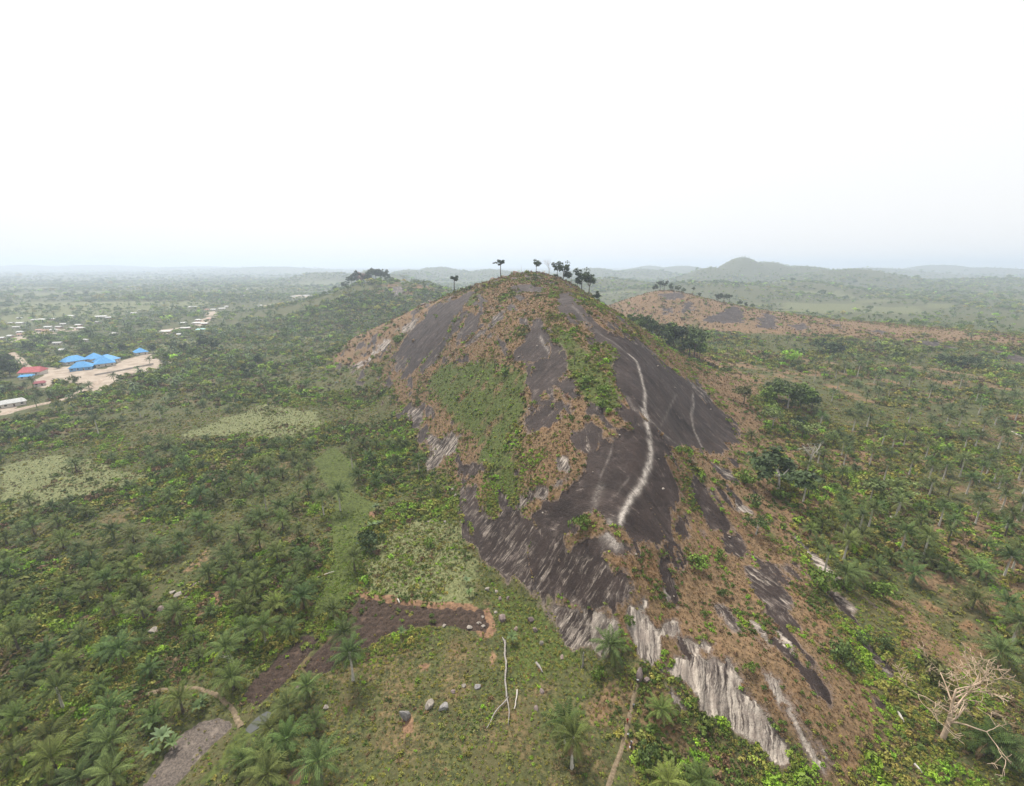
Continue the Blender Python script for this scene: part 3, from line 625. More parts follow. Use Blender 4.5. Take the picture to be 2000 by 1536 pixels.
def grow():
    zones = [(150000, 85, 480, 24, .6, .22), (74000, 66, 180, 60, .62, .22), (86000, 180, 420, 57, .92, .42), (52000, 420, 1000, 54, 2.0, .5)]
    XS, YS, SC, TI, PK = [], [], [], [], []
    for n, r0, r1, half, s0, sv in zones:
        x, y = ring(n, r0, r1, half); z = hfun(x, y); m = visible(x, y, z); x, y, z = x[m], y[m], z[m]
        c = cover(x, y, hbase(x, y)); u = rng.random(len(x)); extra = n == 150000
        keep = (c['rock'] < .35 + .25 * rng.random(len(x))) & ((c['plotsd'] < -.3) | (rng.random(len(x)) < .05)) & (c['pondsd'] < -.5) & (u > c['yard'] * 1.1) & (u > c['soil'] * .85)
        keep &= ~((c['moss'] > .5) & (rng.random(len(x)) < .3))
        if extra: keep &= (c['hill'] > .5) & (c['dry'] > .45) & (c['lush'] < .4)
        keep &= clear(x, y) | (np.hypot(x, y) < 400)
        for P, w in TRW.values(): keep &= segdist(x, y, P, False) > w * 1.05 + (1.5 if w > 1.5 else 0)
        x, y, z, u = x[keep], y[keep], z[keep], u[keep]; c = {k: v[keep] for k, v in c.items()}
        N_ = len(x); pn = fbm(x / 17, y / 17, 3, 81); pn2 = fbm(x / 6, y / 6, 2, 83); q = rng.random(N_)
        isdry = rng.random(N_) < np.clip(c['dry'] * 1.05, 0, .95)
        isf = (rng.random(N_) < c['field'] * .93) & ~isdry
        k = np.where(pn * .6 + pn2 * .4 + (q - .5) * .35 < .42, 0, np.where(q < .6, 1, 3))
        k = np.where((pn2 > .60) & (q > .45), 2, k); k = np.where((pn < .40) & (q > .75), 4, k); k = np.where((q > .93), 4, k)
        k = np.where((c['lush'] > .5), np.where(q < .40, 1, np.where(q < .52, 2, np.where(q < .74, 3, np.where(q < .88, 6, 0)))), k)
        k = np.where(c['moss'] > .5, np.where(q < .35, 2, 1), k)
        k = np.where(isf, np.where(q < .72, 8, 7), k); isdry = isdry & ~(c['field'] > .5)
        k = np.where(isdry, np.where(pn2 + (q - .5) * .25 < .44, np.where(q < .7, 6, 4), np.where(pn2 + (q - .5) * .25 < .60, 5, np.where(q < .7, 7, np.where(c['hill'] > .5, 5, 3)))), k)
        s = s0 * np.exp(rng.normal(0, sv, N_)) * np.where(isdry, np.where(c['hill'] > .5, .55, .7), 1.0) * np.where(isf, .75, 1) * np.where(c['moss'] > .5, .45, 1) * np.where(k == 2, 1.12, 1)
        big = (rng.random(N_) < .05) & ~isdry & ~isf & (c['moss'] < .5) & (c['hill'] < .5); s = np.where(big, s * rng.uniform(1.6, 2.6, N_), s)
        s = np.minimum(s, {66: 1.9, 85: 1.0, 180: 2.2, 420: 3.4}[r0])
        clr = sstep(.54, .62, fbm(x / 60, y / 42, 3, 87)) * (c['hill'] < .5); thick = sstep(.46, .38, fbm(x / 60, y / 42, 3, 87)) * (c['hill'] < .5) * (c['dry'] < .25) * (c['field'] < .3)
        s = s * (1 - .45 * clr) * (1 + .3 * thick) * np.where((c['lush'] > .5) & (c['hill'] > .5), .62, 1); k = np.where((rng.random(N_) < clr * .75) & (k < 5), np.where(q < .45, 8, np.where(q < .8, 3, 7)), k)
        grass = isdry | (isf & (q < .8)) | ((c['moss'] > .5) & (q < .6))
        grass = grass | (k >= 5)
        pk = np.where(grass, 4 + rng.integers(0, 3, N_), rng.integers(0, 4, N_))
        k = np.where((x > 70) & (c['hill'] < .5) & (k < 2) & (rng.random(N_) < .5), np.where(q < .6, 3, np.where(q < .8, 4, 7)), k)
        ti = PALA[k] * np.exp(rng.normal(0, .17, (N_, 1))) * np.exp(rng.normal(0, .06, (N_, 3)))
        XS.append(x); YS.append(y); SC.append(s); TI.append(ti); PK.append(pk)
    x = np.concatenate(XS); y = np.concatenate(YS); s = np.concatenate(SC); ti = np.concatenate(TI); pk = np.concatenate(PK); z = hfun(x, y) - .06 * s
    rot = np.stack([rng.normal(0, .12, len(x)), rng.normal(0, .12, len(x)), rng.uniform(0, 6.28, len(x))], 1)
    scl = s[:, None] * np.stack([rng.uniform(.8, 1.25, len(x)), rng.uniform(.8, 1.25, len(x)), rng.uniform(.7, 1.35, len(x))], 1)
    P = np.stack([x, y, z], 1); g = pk >= 4
    scatter('scrub_cover', P[~g], scl[~g], rot[~g], ti[~g], pk[~g], C_SCRUB, 'low green scrub and leafy weeds covering the ground')
    scatter('grass_cover', P[g], scl[g], rot[g], ti[g], pk[g], C_SCRUB, 'dry tan and straw-coloured grass on the hill and fields')
    # woods and far palms
    XS, YS, SC, TI, PK = [], [], [], [], []
    for n, r0, r1, s0 in [(9000, 430, 1000, 4.2), (26000, 900, 2000, 5.5), (42000, 1800, 4500, 7.0), (40000, 4200, 14000, 11.0)]:
        x, y = ring(n, r0, r1, 54); z = hbase(x, y); m = visible(x, y, z); x, y, z = x[m], y[m], z[m]; c = cover(x, y, z); N_ = len(x)
        dens = fbm(x / 150, y / 95, 4, 91); dens2 = fbm(x / 40, y / 30, 3, 92)
        pr = sstep(.30, .50, dens * .6 + dens2 * .4) * (1 - .93 * c['farfield']) * (1 - .96 * c['ridge']) * (1 - c['hill']) * (1 - .95 * np.maximum(c['field'], c['yard'])) * (c['rock'] < .3)
        if r0 < 1000: pr *= np.where((x > 60), .22, .75) * sstep(430, 620, np.hypot(x, y))
        pr *= clear(x, y)
        for P, w in TRW.values(): pr *= segdist(x, y, P, False) > w * 1.5
        keep = rng.random(N_) < pr; x, y, z = x[keep], y[keep], z[keep]; N_ = len(x); q = rng.random(N_)
        k = np.where(q < .55, 0, np.where(q < .85, 1, np.where(q < .95, 3, 2))); s = s0 * np.exp(rng.normal(0, .33, N_))
        palm = (rng.random(N_) < (.25 if r0 < 1000 else .10)) & (r0 < 1700)
        pk = np.where(palm, rng.integers(4, 6, N_), rng.integers(0, 4, N_)); s = np.where(palm, np.clip(s * 2.3, 9, 15), s)
        ti = PALA[k] * np.exp(rng.normal(0, .2, (N_, 1))) * np.exp(rng.normal(0, .06, (N_, 3))); ti[palm] = np.array([.055, .085, .032]); ti = ti * (1.25 if r0 < 2000 else 1.0); s = np.where(~palm & (z > 60) & (r0 > 1000), s * .55, s)
        XS.append(x); YS.append(y); SC.append(s); TI.append(ti); PK.append(pk)
    x = np.concatenate(XS); y = np.concatenate(YS); s = np.concatenate(SC); ti = np.concatenate(TI); pk = np.concatenate(PK); z = hfun(x, y) - .1
    rot = np.stack([0 * x, 0 * x, rng.uniform(0, 6.28, len(x))], 1); scl = s[:, None] * np.stack([rng.uniform(.8, 1.2, len(x)), rng.uniform(.8, 1.2, len(x)), rng.uniform(.75, 1.25, len(x))], 1)
    P = np.stack([x, y, z], 1); g = pk >= 4
    scatter('far_woodland', P[~g], scl[~g], rot[~g], ti[~g], pk[~g], C_CROWN, 'far-off woods and tree belts fading into the haze')
    scatter('far_palms', P[g], scl[g], rot[g], ti[g], pk[g], C_CROWN, 'mass of far-off palms beyond the near groves')
grow()
# ------------------------------------------------------------------ shared builders for things
def tube(path, radii, seg=7, cap=True):
    V, Fc = [], []; path = [np.array(p, float) for p in path]
    for i, p in enumerate(path):
        t = path[min(i + 1, len(path) - 1)] - path[max(i - 1, 0)]; u, w = rot_to(t, 0)
        for k in range(seg):
            a = 6.28318 * k / seg; V.append(p + (u * math.cos(a) + w * math.sin(a)) * radii[i])
    for i in range(len(path) - 1):
        for k in range(seg):
            Fc.append((i * seg + k, i * seg + (k + 1) % seg, (i + 1) * seg + (k + 1) % seg, (i + 1) * seg + k))
    if cap:
        b = len(V); V.append(path[-1] + (path[-1] - path[-2]) * .02); n0 = (len(path) - 1) * seg
        for k in range(0, seg): Fc.append((n0 + k, n0 + (k + 1) % seg, b, b))
    return V, Fc
def join(parts):
    V, Fc = [], []
    for v, f in parts:
        k = len(V); V += list(v); Fc += [tuple(i + k for i in q) for q in f]
    return V, Fc
def pymesh(name, V, Fc, mat=None, smooth=False, v=None):
    me = bpy.data.meshes.new(name); me.from_pydata([tuple(map(float, p)) for p in V], [], [tuple(dict.fromkeys(q)) for q in Fc])
    if smooth: me.polygons.foreach_set('use_smooth', np.ones(len(me.polygons), bool))
    if v is not None: face_attr(me, v)
    if mat is not None: me.materials.append(mat)
    me.update(); return me
def bark_material(name, dark, light, scale=3.0):
    m, t, b = newmat(name); N = NB(t); co = N.node('ShaderNodeTexCoord').outputs['Object']
    mp = N.node('ShaderNodeMapping'); mp.inputs['Scale'].default_value = (1, 1, 2.5); N.put(mp.inputs[0], co)
    n = N.noise(mp.outputs[0], scale, 4); N.put(b.inputs['Base Color'], N.mix(N.ramp(.3, .7, n), dark, light)); b.inputs['Roughness'].default_value = .9
    bp = N.node('ShaderNodeBump'); bp.inputs['Distance'].default_value = .05; N.put(bp.inputs['Height'], n); N.put(b.inputs['Normal'], bp.outputs[0]); return m
def plain(name, col, rough=.7, var=.25, scale=2.0):
    m, t, b = newmat(name); N = NB(t); n = N.noise(N.node('ShaderNodeNewGeometry').outputs['Position'], scale, 4)
    lo = tuple(c * (1 - var) for c in col); hi = tuple(min(1, c * (1 + var)) for c in col)
    N.put(b.inputs['Base Color'], N.mix(N.ramp(.3, .7, n), lo, hi)); b.inputs['Roughness'].default_value = rough; return m
M_PALE_BARK = bark_material('pale_bark', (.36, .33, .28), (.60, .56, .49)); M_DARK_BARK = bark_material('dark_bark', (.06, .05, .04), (.16, .13, .10))
M_DEAD_BARK = bark_material('dead_bark', (.30, .22, .15), (.55, .42, .31)); M_LOG = bark_material('log_bark', (.16, .145, .13), (.33, .30, .27))
M_GREY_BARK = bark_material('grey_bark', (.32, .29, .26), (.52, .48, .43))
def thing(name, loc, rz=0, s=1.0):
    o = bpy.data.objects.new(name, None); COL.objects.link(o); o.location = loc; o.rotation_euler = (0, 0, rz)
    o.scale = (s, s, s) if not hasattr(s, '__len__') else s; o.empty_display_size = .5; return o
def part(name, me, parent, loc=(0, 0, 0), rot=(0, 0, 0), scl=(1, 1, 1), tint=None):
    o = bpy.data.objects.new(name, me); COL.objects.link(o); o.parent = parent; o.location = loc; o.rotation_euler = rot; o.scale = scl
    if tint is not None: o['tint'] = [float(t) for t in tint]
    return o
ORD = ['first', 'second', 'third', 'fourth', 'fifth', 'sixth', 'seventh', 'eighth', 'ninth', 'tenth', 'eleventh', 'twelfth', 'thirteenth', 'fourteenth', 'fifteenth', 'sixteenth', 'seventeenth', 'eighteenth', 'nineteenth', 'twentieth', 'twenty-first', 'twenty-second', 'twenty-third', 'twenty-fourth', 'twenty-fifth', 'twenty-sixth', 'twenty-seventh', 'twenty-eighth', 'twenty-ninth', 'thirtieth'] + ['%d-th' % k for k in range(31, 60)]
# ------------------------------------------------------------------ oil palms
def frond_mesh(name, L, el0, bend, np_=13, lw=.30, ll=1.2, hang=.5, seed=0):
    g = np.random.default_rng(seed); V, Fc, vv = [], [], []; pts_, ang = [], el0; p = np.array([.12, 0, 0.]); n = 8
    for i in range(n + 1):
        pts_.append(p.copy()); p = p + np.array([math.cos(ang), 0, math.sin(ang)]) * L / n; ang -= bend / n * (.5 + 1.0 * i / n)
    for i in range(n):
        w0, w1 = .07 * (1 - i / n) + .015, .07 * (1 - (i + 1) / n) + .015; k = len(V)
        V += [pts_[i] + (0, -w0, 0), pts_[i] + (0, w0, 0), pts_[i + 1] + (0, w1, 0), pts_[i + 1] + (0, -w1, 0)]; Fc.append((k, k + 1, k + 2, k + 3)); vv.append(1.5)
    for j in range(np_):
        t = .12 + .88 * (j + .5) / np_; f = t * n; i = min(int(f), n - 1); b = pts_[i] + (pts_[i + 1] - pts_[i]) * (f - i); tg = pts_[i + 1] - pts_[i]; tg /= np.linalg.norm(tg)
        ln = ll * (math.sin(math.pi * min(1, t * .82 + .14)) ** .7) * g.uniform(.85, 1.1)
        for s in (-1, 1):
            dr = tg * .62 + np.array([0, s * .85, -hang * g.uniform(.5, 1.2)]); dr /= np.linalg.norm(dr); wd = tg * lw * .5
            k = len(V); V += [b, b + dr * ln * .45 + wd, b + dr * ln + np.array([0, 0, -.12 * ln]), b + dr * ln * .45 - wd]; Fc.append((k, k + 1, k + 2, k + 3)); vv.append(g.uniform(.75, 1.3))
    return V, Fc, vv
FR = [(frond_mesh('frond', 4.9, 1.25, .9, seed=1, hang=.25), 1.05), (frond_mesh('frond', 5.6, .85, 1.5, seed=2, hang=.5), 1.0), (frond_mesh('frond', 5.8, .45, 1.7, seed=3, hang=.7), .95), (frond_mesh('frond', 5.0, -.15, 1.6, seed=4, hang=.6), .9)]
FRM = [pymesh('frond', f[0], f[1], M_TREE, False, np.array(f[2]) * b) for f, b in FR]
FRDEAD = pymesh('dead_frond', FR[3][0][0], FR[3][0][1], leaf_material('dead_frond', 'const', (.21, .145, .09)), False, FR[3][0][2])
def crown_plan(g, n):
    out = []
    for i in range(n):
        t = (i + .5) / n; kind = 0 if t < .2 else 1 if t < .52 else 2 if t < .82 else 3
        out.append((kind, i * 2.39996 + g.uniform(-.2, .2), g.uniform(.85, 1.1), g.uniform(-.12, .12)))
    return out
def rotz(V, a, s, tilt):
    ca, sa = math.cos(a), math.sin(a); ct, st = math.cos(tilt), math.sin(tilt); M = np.array([[ca, -sa, 0], [sa, ca, 0], [0, 0, 1]]) @ np.array([[1, 0, 0], [0, ct, -st], [0, st, ct]])
    return (np.asarray(V) * s) @ M.T
def crown_mesh(seed, n):
    g = np.random.default_rng(seed); V, Fc, vv = [], [], []
    for kind, a, s, tl in crown_plan(g, n):
        f, b = FR[kind]; k = len(V); V += list(rotz(f[0], a, s, tl)); Fc += [tuple(q + k for q in w) for w in f[1]]; vv += list(np.array(f[2]) * b * g.uniform(.8, 1.2))
    return pymesh('crown', V, Fc, M_TREE, False, vv)
CROWNS = [crown_mesh(50 + i, 22) for i in range(4)]
def trunk_mesh(seed, bend, mat):
    g = np.random.default_rng(seed); a = g.uniform(0, 6.28); path, rad = [], []
    for i in range(8):
        t = i / 7; o = bend * math.sin(t * 1.6); path.append((math.cos(a) * o * (t), math.sin(a) * o * t, t)); rad.append(.34 * (1.25 - .5 * t) if i else .5)
    V, Fc = tube(path, rad, 8); path = np.array(path); return pymesh('trunk', V, Fc, mat, True)
def unit_trunk(seed, mat):                                   # one metre tall, straightened in the parent so crowns sit on top
    V, Fc = tube([(0, 0, -.04), (.03, 0, .05), (.06, .02, .3), (.05, .03, .6), (0, 0, .9), (0, 0, 1.02)], [.5, .38, .30, .27, .27, .34], 8); g = np.random.default_rng(seed); a = g.uniform(0, 6.28)
    return pymesh('trunk', rotz(V, a, 1, 0), Fc, mat, True)
TRP = [unit_trunk(i, M_PALE_BARK) for i in range(3)]; TRD = [unit_trunk(9 + i, M_DARK_BARK) for i in range(3)]
PALMS = []
def palm(px, py, h, side=None, detail=None, scale=1.0, lab=None, xyz=None, seed=0):
    g = np.random.default_rng(seed + 1000); 
    if xyz is None:
        x, y, z = [float(q[0]) for q in on_ground([px], [py], h)]
    else: x, y, z = xyz
    PALMS.append(dict(x=x, y=y, z=z, h=h, px=px, py=py, lab=lab, s=scale, seed=seed, dead=g.random() < .25))
LP = [(145,905,5),(328,865,4),(358,905,6),(55,975,3),(100,988,3),(168,1000,3),(110,1018,3),(60,1012,3),(280,980,3),(320,1000,3),(390,965,4),(420,975,4),(10,1050,3),(120,1055,4),(218,1035,5),(258,1045,4),(355,1050,4),(412,1035,4),(465,1040,4),(440,1080,4),(490,1010,3),(475,960,3),(175,1095,6),(250,1110,4),(310,1085,3),(345,1075,3),(208,1130,6),(168,1155,6),(270,1145,3),(275,1185,5),(345,1195,6),(455,1150,6),(15,1110,4),(10,1152,4),(50,1182,2.5),(125,1135,2.5),(500,1112,4),(380,1012,3),
 (25,1240,6),(232,1268,6),(110,1345,8),(215,1385,6),(215,1450,6),(100,1482,6),(95,1440,4),(215,1512,5),(45,1330,2.5),(60,1305,2.5),(130,1292,2.5),(155,1240,2.5),(90,1265,2.5),(200,1272,3),(440,1265,6),(450,1325,4),(30,1400,3),(8,1375,3),(300,1398,2.5),(25,1475,3),(150,1520,4),(260,1145,3),
 (565,862,5),(510,905,4),(527,893,4),(572,893,4),(598,893,4),(690,872,4),(710,863,4),(735,866,4),(760,868,4),(782,866,4),(722,890,4),(775,900,4),(685,882,11),(735,935,4),(700,928,4),(757,930,4),(817,898,8),(515,965,9),(628,972,10),(660,958,11),(570,980,5),(545,990,4),(852,955,3),(505,1010,5),(550,1015,5),(505,1052,5),(600,1090,5),(540,1080,4),(690,1088,6),(590,1165,6),(500,1142,4),(513,1222,7),(567,1228,3),(672,1237,6),(683,1275,10),(560,1445,5),(510,1480,6),(522,1512,6),(622,1487,6),(650,1192,4),
 (1120,1440,10),(1193,1260,4),(1370,1522,3),(1305,1527,3),(1292,1385,2.5),(1105,1412,7),
 (220,733,8),(95,768,7),(68,783,7),(112,793,7),(236,753,9),(48,748,8),(172,750,5),(185,820,11),(290,700,8),(345,715,7),(320,710,7),(270,795,9),(345,745,7),(395,760,8),(430,745,8),(515,745,8),(310,800,8),(60,740,9),(20,750,9),(140,770,6)]
RP = [(1518,662,9),(1540,660,8),(1570,660,9),(1552,675,8),(1600,680,9),(1645,658,10),(1683,665,11),(1700,672,9),(1723,672,12),(1755,668,11),(1765,685,10),(1790,680,9),(1815,680,10),(1780,702,12),(1845,695,9),(1860,702,9),(1915,703,11),(1930,702,11),(1950,706,12),(1975,708,12),(1988,708,11),(1808,715,10),(1870,718,10),(1745,720,8),(1712,730,9),(1745,740,7),(1780,735,9),(1680,712,12),(1620,697,10),(1652,715,9),(1635,722,9),(1595,722,12),(1712,757,5),(1820,757,10),(1840,742,8),(1880,737,11),(1860,767,5),(1912,764,9),(1935,767,7),(1965,752,7),(1980,767,6),(1918,787,9),(1935,807,5),(1700,805,11),(1780,805,8),(1855,797,5),(1683,795,5),(1990,800,9),(1770,850,7),(1837,835,6),(1960,847,11),(1892,850,9),(1912,850,7),(1705,880,9),(1885,897,10),(1950,915,8),(1650,965,4),(1810,945,4),(1705,995,9),(1815,1048,11),(1980,1010,5),(1855,1115,3),(1813,1092,3),(1905,1170,4),(1970,1178,5),(1955,1272,4),(1610,885,5),(1930,1450,4),(1965,1462,4),(1468,850,4),(1993,1215,8),(1400,650,9),(1440,655,9),(1480,660,9),(1430,672,8),(1460,668,9),(1500,690,9),(1530,700,8),(1560,705,9)]
_L = np.array(LP + RP, float); _X, _Y, _Z = on_ground(_L[:, 0], _L[:, 1], _L[:, 2])
for i, (px, py, h) in enumerate(LP + RP): palm(px, py, h, seed=i, xyz=(float(_X[i]), float(_Y[i]), float(_Z[i])))
def fill_palms():
    g = np.random.default_rng(77); n = 0; K = 3000; want = 520 - len(LP) - len(RP)
    taken = np.array([(p['x'], p['y']) for p in PALMS]); sd_ = g.random(K) < .68
    PX = np.where(sd_, g.uniform(0, 620, K), g.uniform(1560, 2000, K)); PYY = np.where(sd_, g.uniform(770, 1500, K), g.uniform(700, 1150, K))
    X, Y, Z = on_ground(PX, PYY); c = cover(X, Y)
    ok = ~(sd_ & ((c['field'] > .3) | (c['moss'] > .2) | (c['plotsd'] > -6) | (c['pondsd'] > -3) | (fbm(X / 45, Y / 45, 3, 55) < .45)))
    ok &= (c['rock'] < .2) & (c['hill'] < .3) & (c['soil'] < .4) & (c['yard'] < .2)
    for P, w in TRW.values(): ok &= segdist(X, Y, P, False) > 4
    for i in np.nonzero(ok)[0]:
        if n >= want: break
        x, y, z = float(X[i]), float(Y[i]), float(Z[i])
        if ((taken[:, 0] - x) ** 2 + (taken[:, 1] - y) ** 2).min() < 34: continue
        h = g.choice([2, 2.5, 3, 3.5, 4, 5]) if sd_[i] else g.choice([2.5, 3, 4, 6, 8, 9])
        taken = np.vstack([taken, (x, y)]); n += 1; q = project(x, y, z + h); palm(q[0], q[1], float(h), xyz=(x, y, z), seed=2000 + n, scale=float(g.uniform(.7, 1.0)))
fill_palms()
def rest_palms(L):
    def one(h, seed):
        tv, tf = tube([(0, 0, -.2), (0, 0, h)], [.3, .25], 6, False); c = CROWNS[seed % 4]; n0 = len(tv)
        V = tv + [np.array(v.co) + (0, 0, h) for v in c.vertices]; F = tf + [tuple(i + n0 for i in q.vertices) for q in c.polygons]; vv = [2.0] * len(tf) + [d.value for d in c.attributes['v'].data]
        return proto('palm', V, F, vv)
    cl = coll('grove', [one(2.5, 0), one(4, 1), one(8, 2)]); g = np.random.default_rng(5); n_ = len(L)
    P = np.array([(p['x'], p['y'], p['z']) for p in L]); s = np.array([p['s'] for p in L]) * g.uniform(.8, 1.0, n_); pk = np.array([0 if p['h'] < 3.2 else 1 if p['h'] < 6.5 else 2 for p in L])
    scatter('smaller_palms', P, np.repeat(s[:, None], 3, 1), np.stack([0 * s, 0 * s, g.uniform(0, 6.28, n_)], 1), np.array([.062, .092, .033]) * np.exp(g.normal(0, .16, (n_, 1))), pk, cl, 'smaller palms scattered between the larger ones in the groves')
def build_palms():
    global PALMS
    order = sorted(PALMS, key=lambda p: math.hypot(p['x'], p['y'], p['z'] - CAMZ) / (p['s'] * (8 + p['h']))); PALMS, rest = order[:300], order[300:]
    rest_palms(rest); near = set(id(p) for p in order[:75])
    for p in PALMS:
        g = np.random.default_rng(p['seed'] + 3); s = p['s'] * g.uniform(.86, 1.08) * (.80 if p['h'] < 3.2 else 1.0); h = p['h'] + 0.0
        if p['x'] > 60 and p['y'] > 150: s *= .95
        else: s *= 1.08
        root = thing('oil_palm', (p['x'], p['y'], p['z'] - .05), g.uniform(0, 6.28)); p['o'] = root
        tall = h >= 6.5; k = int(g.integers(0, 3)); w = 1.05 if tall else 1.0
        part('trunk', (TRP if tall else TRD)[k], root, scl=(w, w, h))
        base = np.array([.064, .098, .027]) * np.exp(g.normal(0, .16)) * np.array([g.uniform(.85, 1.25), 1, g.uniform(.85, 1.15)])
        if id(p) in near:
            for kind, a, fs, tl in crown_plan(g, 24):
                part('frond', FRM[kind], root, (0, 0, h), (tl, 0, a), (s * fs,) * 3, base * g.uniform(.8, 1.25) * (np.array([1.25, 1.1, 1]) if kind == 3 else 1))
        else: part('crown', CROWNS[int(g.integers(0, 4))], root, (0, 0, h), (0, 0, g.uniform(0, 6.28)), (s,) * 3, base)
        if p['dead'] and h > 3:
            for q in range(3): part('dead_frond', FRDEAD, root, (0, 0, h - .15), (0, .35, g.uniform(0, 6.28)), (s * .8,) * 3)
        p['tall'] = tall; p['cs'] = s
    # labels: by neighbourhood, trunk and order from the left
    AREAS = [('in the front left grove below the footpath', lambda p: p['px'] < 640 and p['py'] > 1360), ('beside the dark tilled plots', lambda p: 400 < p['px'] < 720 and p['py'] > 1200),
      ('above the footpath at far left', lambda p: p['px'] < 200 and p['py'] > 1215), ('near the boulders left of the plots', lambda p: p['px'] < 560 and p['py'] > 1120),
      ('left of the mossy green gully', lambda p: 470 < p['px'] < 720 and p['py'] > 940), ('in the dark clump right of the gully', lambda p: 660 < p['px'] < 900 and p['py'] > 840),
      ('in the front row of the dense left grove', lambda p: p['px'] < 470 and p['py'] > 1060), ('in the back row of the dense left grove', lambda p: p['px'] < 470 and p['py'] > 940),
      ('between the pale field and scrub', lambda p: p['px'] < 660 and p['py'] > 840), ('in the scrub below the dirt road', lambda p: p['px'] < 660 and p['py'] > 775), ('around the blue-roofed compound', lambda p: p['px'] < 560),
      ('in the grass at the foot of the hill', lambda p: p['px'] < 1400 and p['py'] > 1200), ('near the dead tree at lower right', lambda p: p['py'] > 1140), ('on the right slope below the pale bare tree', lambda p: p['py'] > 930),
      ('in the middle of the right palm field', lambda p: p['py'] > 815), ('in the upper half of the right palm field', lambda p: p['py'] > 755), ('in the back of the right palm field', lambda p: p['py'] > 712), ('in the far row below the grassy ridge', lambda p: True)]
    bk = {}
    for p in PALMS:
        for k, (nm, f) in enumerate(AREAS):
            if f(p): bk.setdefault((k, p['tall']), []).append(p); break
    for (k, tall), L in bk.items():
        L.sort(key=lambda p: p['px'])
        for i, p in enumerate(L):
            what = 'tall oil palm' if tall else 'short oil palm'
            lab = '%s %s, %s' % (what, AREAS[k][0], 'the only tall one' if len(L) == 1 and tall else 'the only short one' if len(L) == 1 else ORD[i] + ' from left')
            tag(p['o'], lab, 'palm tree', 'oil palms in the groves and fields')
build_palms()
# ------------------------------------------------------------------ broadleaf trees, bushes, dead trees
def limb_paths(g, base, dirn, L, r, depth, out, droop=.0, spread=.6, shrink=.68):
    p = np.array(base, float); d_ = np.array(dirn, float); n = 4; path, rad = [p.copy()], [r]
    for i in range(n):
        d_ = d_ + g.normal(size=3) * .14 + np.array([0, 0, .05 - droop]); d_ /= np.linalg.norm(d_); p = p + d_ * L / n; path.append(p.copy()); rad.append(r * (1 - .42 * (i + 1) / n))
    out.append((path, rad, depth))
    if depth > 0:
        for k in range(int(g.integers(2, 4))):
            t = int(g.integers(2, n + 1)); a = g.normal(size=3); nd = d_ + a * spread; nd /= np.linalg.norm(nd); limb_paths(g, path[t], nd, L * shrink * g.uniform(.8, 1.15), rad[t] * .72, depth - 1, out, droop, spread, shrink)
def tree_mesh(seed, style):
    """unit tree (1 m tall): trunk mesh, crown mesh"""
    g = np.random.default_rng(seed); limbs = []
    th = {'umbrella': .80, 'spread': .42, 'round': .28, 'tall': .42, 'airy': .32}[style]
    limbs.append(([(0, 0, -.03), (g.normal() * .01, g.normal() * .01, th * .5), (g.normal() * .02, g.normal() * .02, th)], [.03, .022, .019], 9)); top = limbs[0][0][-1]
    nl = {'umbrella': 6, 'spread': 7, 'round': 5, 'tall': 6, 'airy': 6}[style]; ends = []
    for i in range(nl):
        a = i * 6.283 / nl + g.uniform(-.3, .3); up = {'umbrella': .5, 'spread': .45, 'round': .9, 'tall': 1.3, 'airy': .7}[style] * g.uniform(.6, 1.4); dd = np.array([math.cos(a), math.sin(a), up]); dd /= np.linalg.norm(dd)
        L = {'umbrella': .19, 'spread': .42, 'round': .3, 'tall': .34, 'airy': .38}[style] * g.uniform(.7, 1.15); o = []; limb_paths(g, top, dd, L, .013, 1, o, .0); limbs += o
        ends += [q[0][-1] for q in o] + [q[0][2] for q in o if q[2] == 0]
    V, Fc = join([tube(p, r, 5 if dpt < 9 else 7) for p, r, dpt in limbs]); tr = pymesh('trunk', V, Fc, None, True)
    cs, rs = [], []
    for e in ends:
        cs.append(np.array(e) + g.normal(size=3) * .02); rs.append({'umbrella': .075, 'spread': .145, 'round': .16, 'tall': .13, 'airy': .13}[style] * g.uniform(.7, 1.3))
    if style in ('round',):
        for _ in range(8):
            a = g.uniform(0, 6.28); q = g.uniform(.0, .3); cs.append(np.array([math.cos(a) * q, math.sin(a) * q, g.uniform(.4, .88)])); rs.append(g.uniform(.1, .17))
    per = {'umbrella': 26, 'spread': 30, 'round': 28, 'tall': 26, 'airy': 22}[style]; zs = max(e[2] + r for e, r in zip(cs, rs)); 
    V, Fc, vv = leaf_cloud(g, cs, rs, per, {'umbrella': .045, 'spread': .050, 'round': .055, 'tall': .048, 'airy': .040}[style], {'umbrella': .55, 'spread': .55}.get(style, .85), .35, .02)
    sc = 1.0 / zs; return tr, pymesh('crown', np.array(V), Fc, M_TREE, False, vv), sc
def bush_mesh(seed, n=16, nper=20, size=.10):
    g = np.random.default_rng(seed); cs, rs = [], []
    for _ in range(n):
        a = g.uniform(0, 6.28); q = g.uniform(0, .72); cs.append(np.array([math.cos(a) * q, math.sin(a) * q, g.uniform(.2, .8) * (1 - q * .45)])); rs.append(g.uniform(.2, .36))
    V, Fc, vv = leaf_cloud(g, cs, rs, nper, size, .9); return pymesh('foliage', V, Fc, M_TREE, False, vv)
STY = ['umbrella', 'spread', 'round', 'tall', 'airy']; TREES = {s: [tree_mesh(300 + 10 * i + k, s) for k in range(3)] for i, s in enumerate(STY)}
BUSH = [bush_mesh(400 + k) for k in range(4)]
SHOOT = [pymesh('stem', *tube([(0, 0, -.08), (.02, .01, .2), (.0, .03, .45)], [.06, .045, .03], 6), M_DARK_BARK, True)]
TT = {'dark': (.044, .070, .028), 'green': (.068, .105, .030), 'bright': (.11, .175, .030), 'light': (.13, .175, .055), 'olive': (.10, .105, .040), 'pink': (.26, .185, .165)}
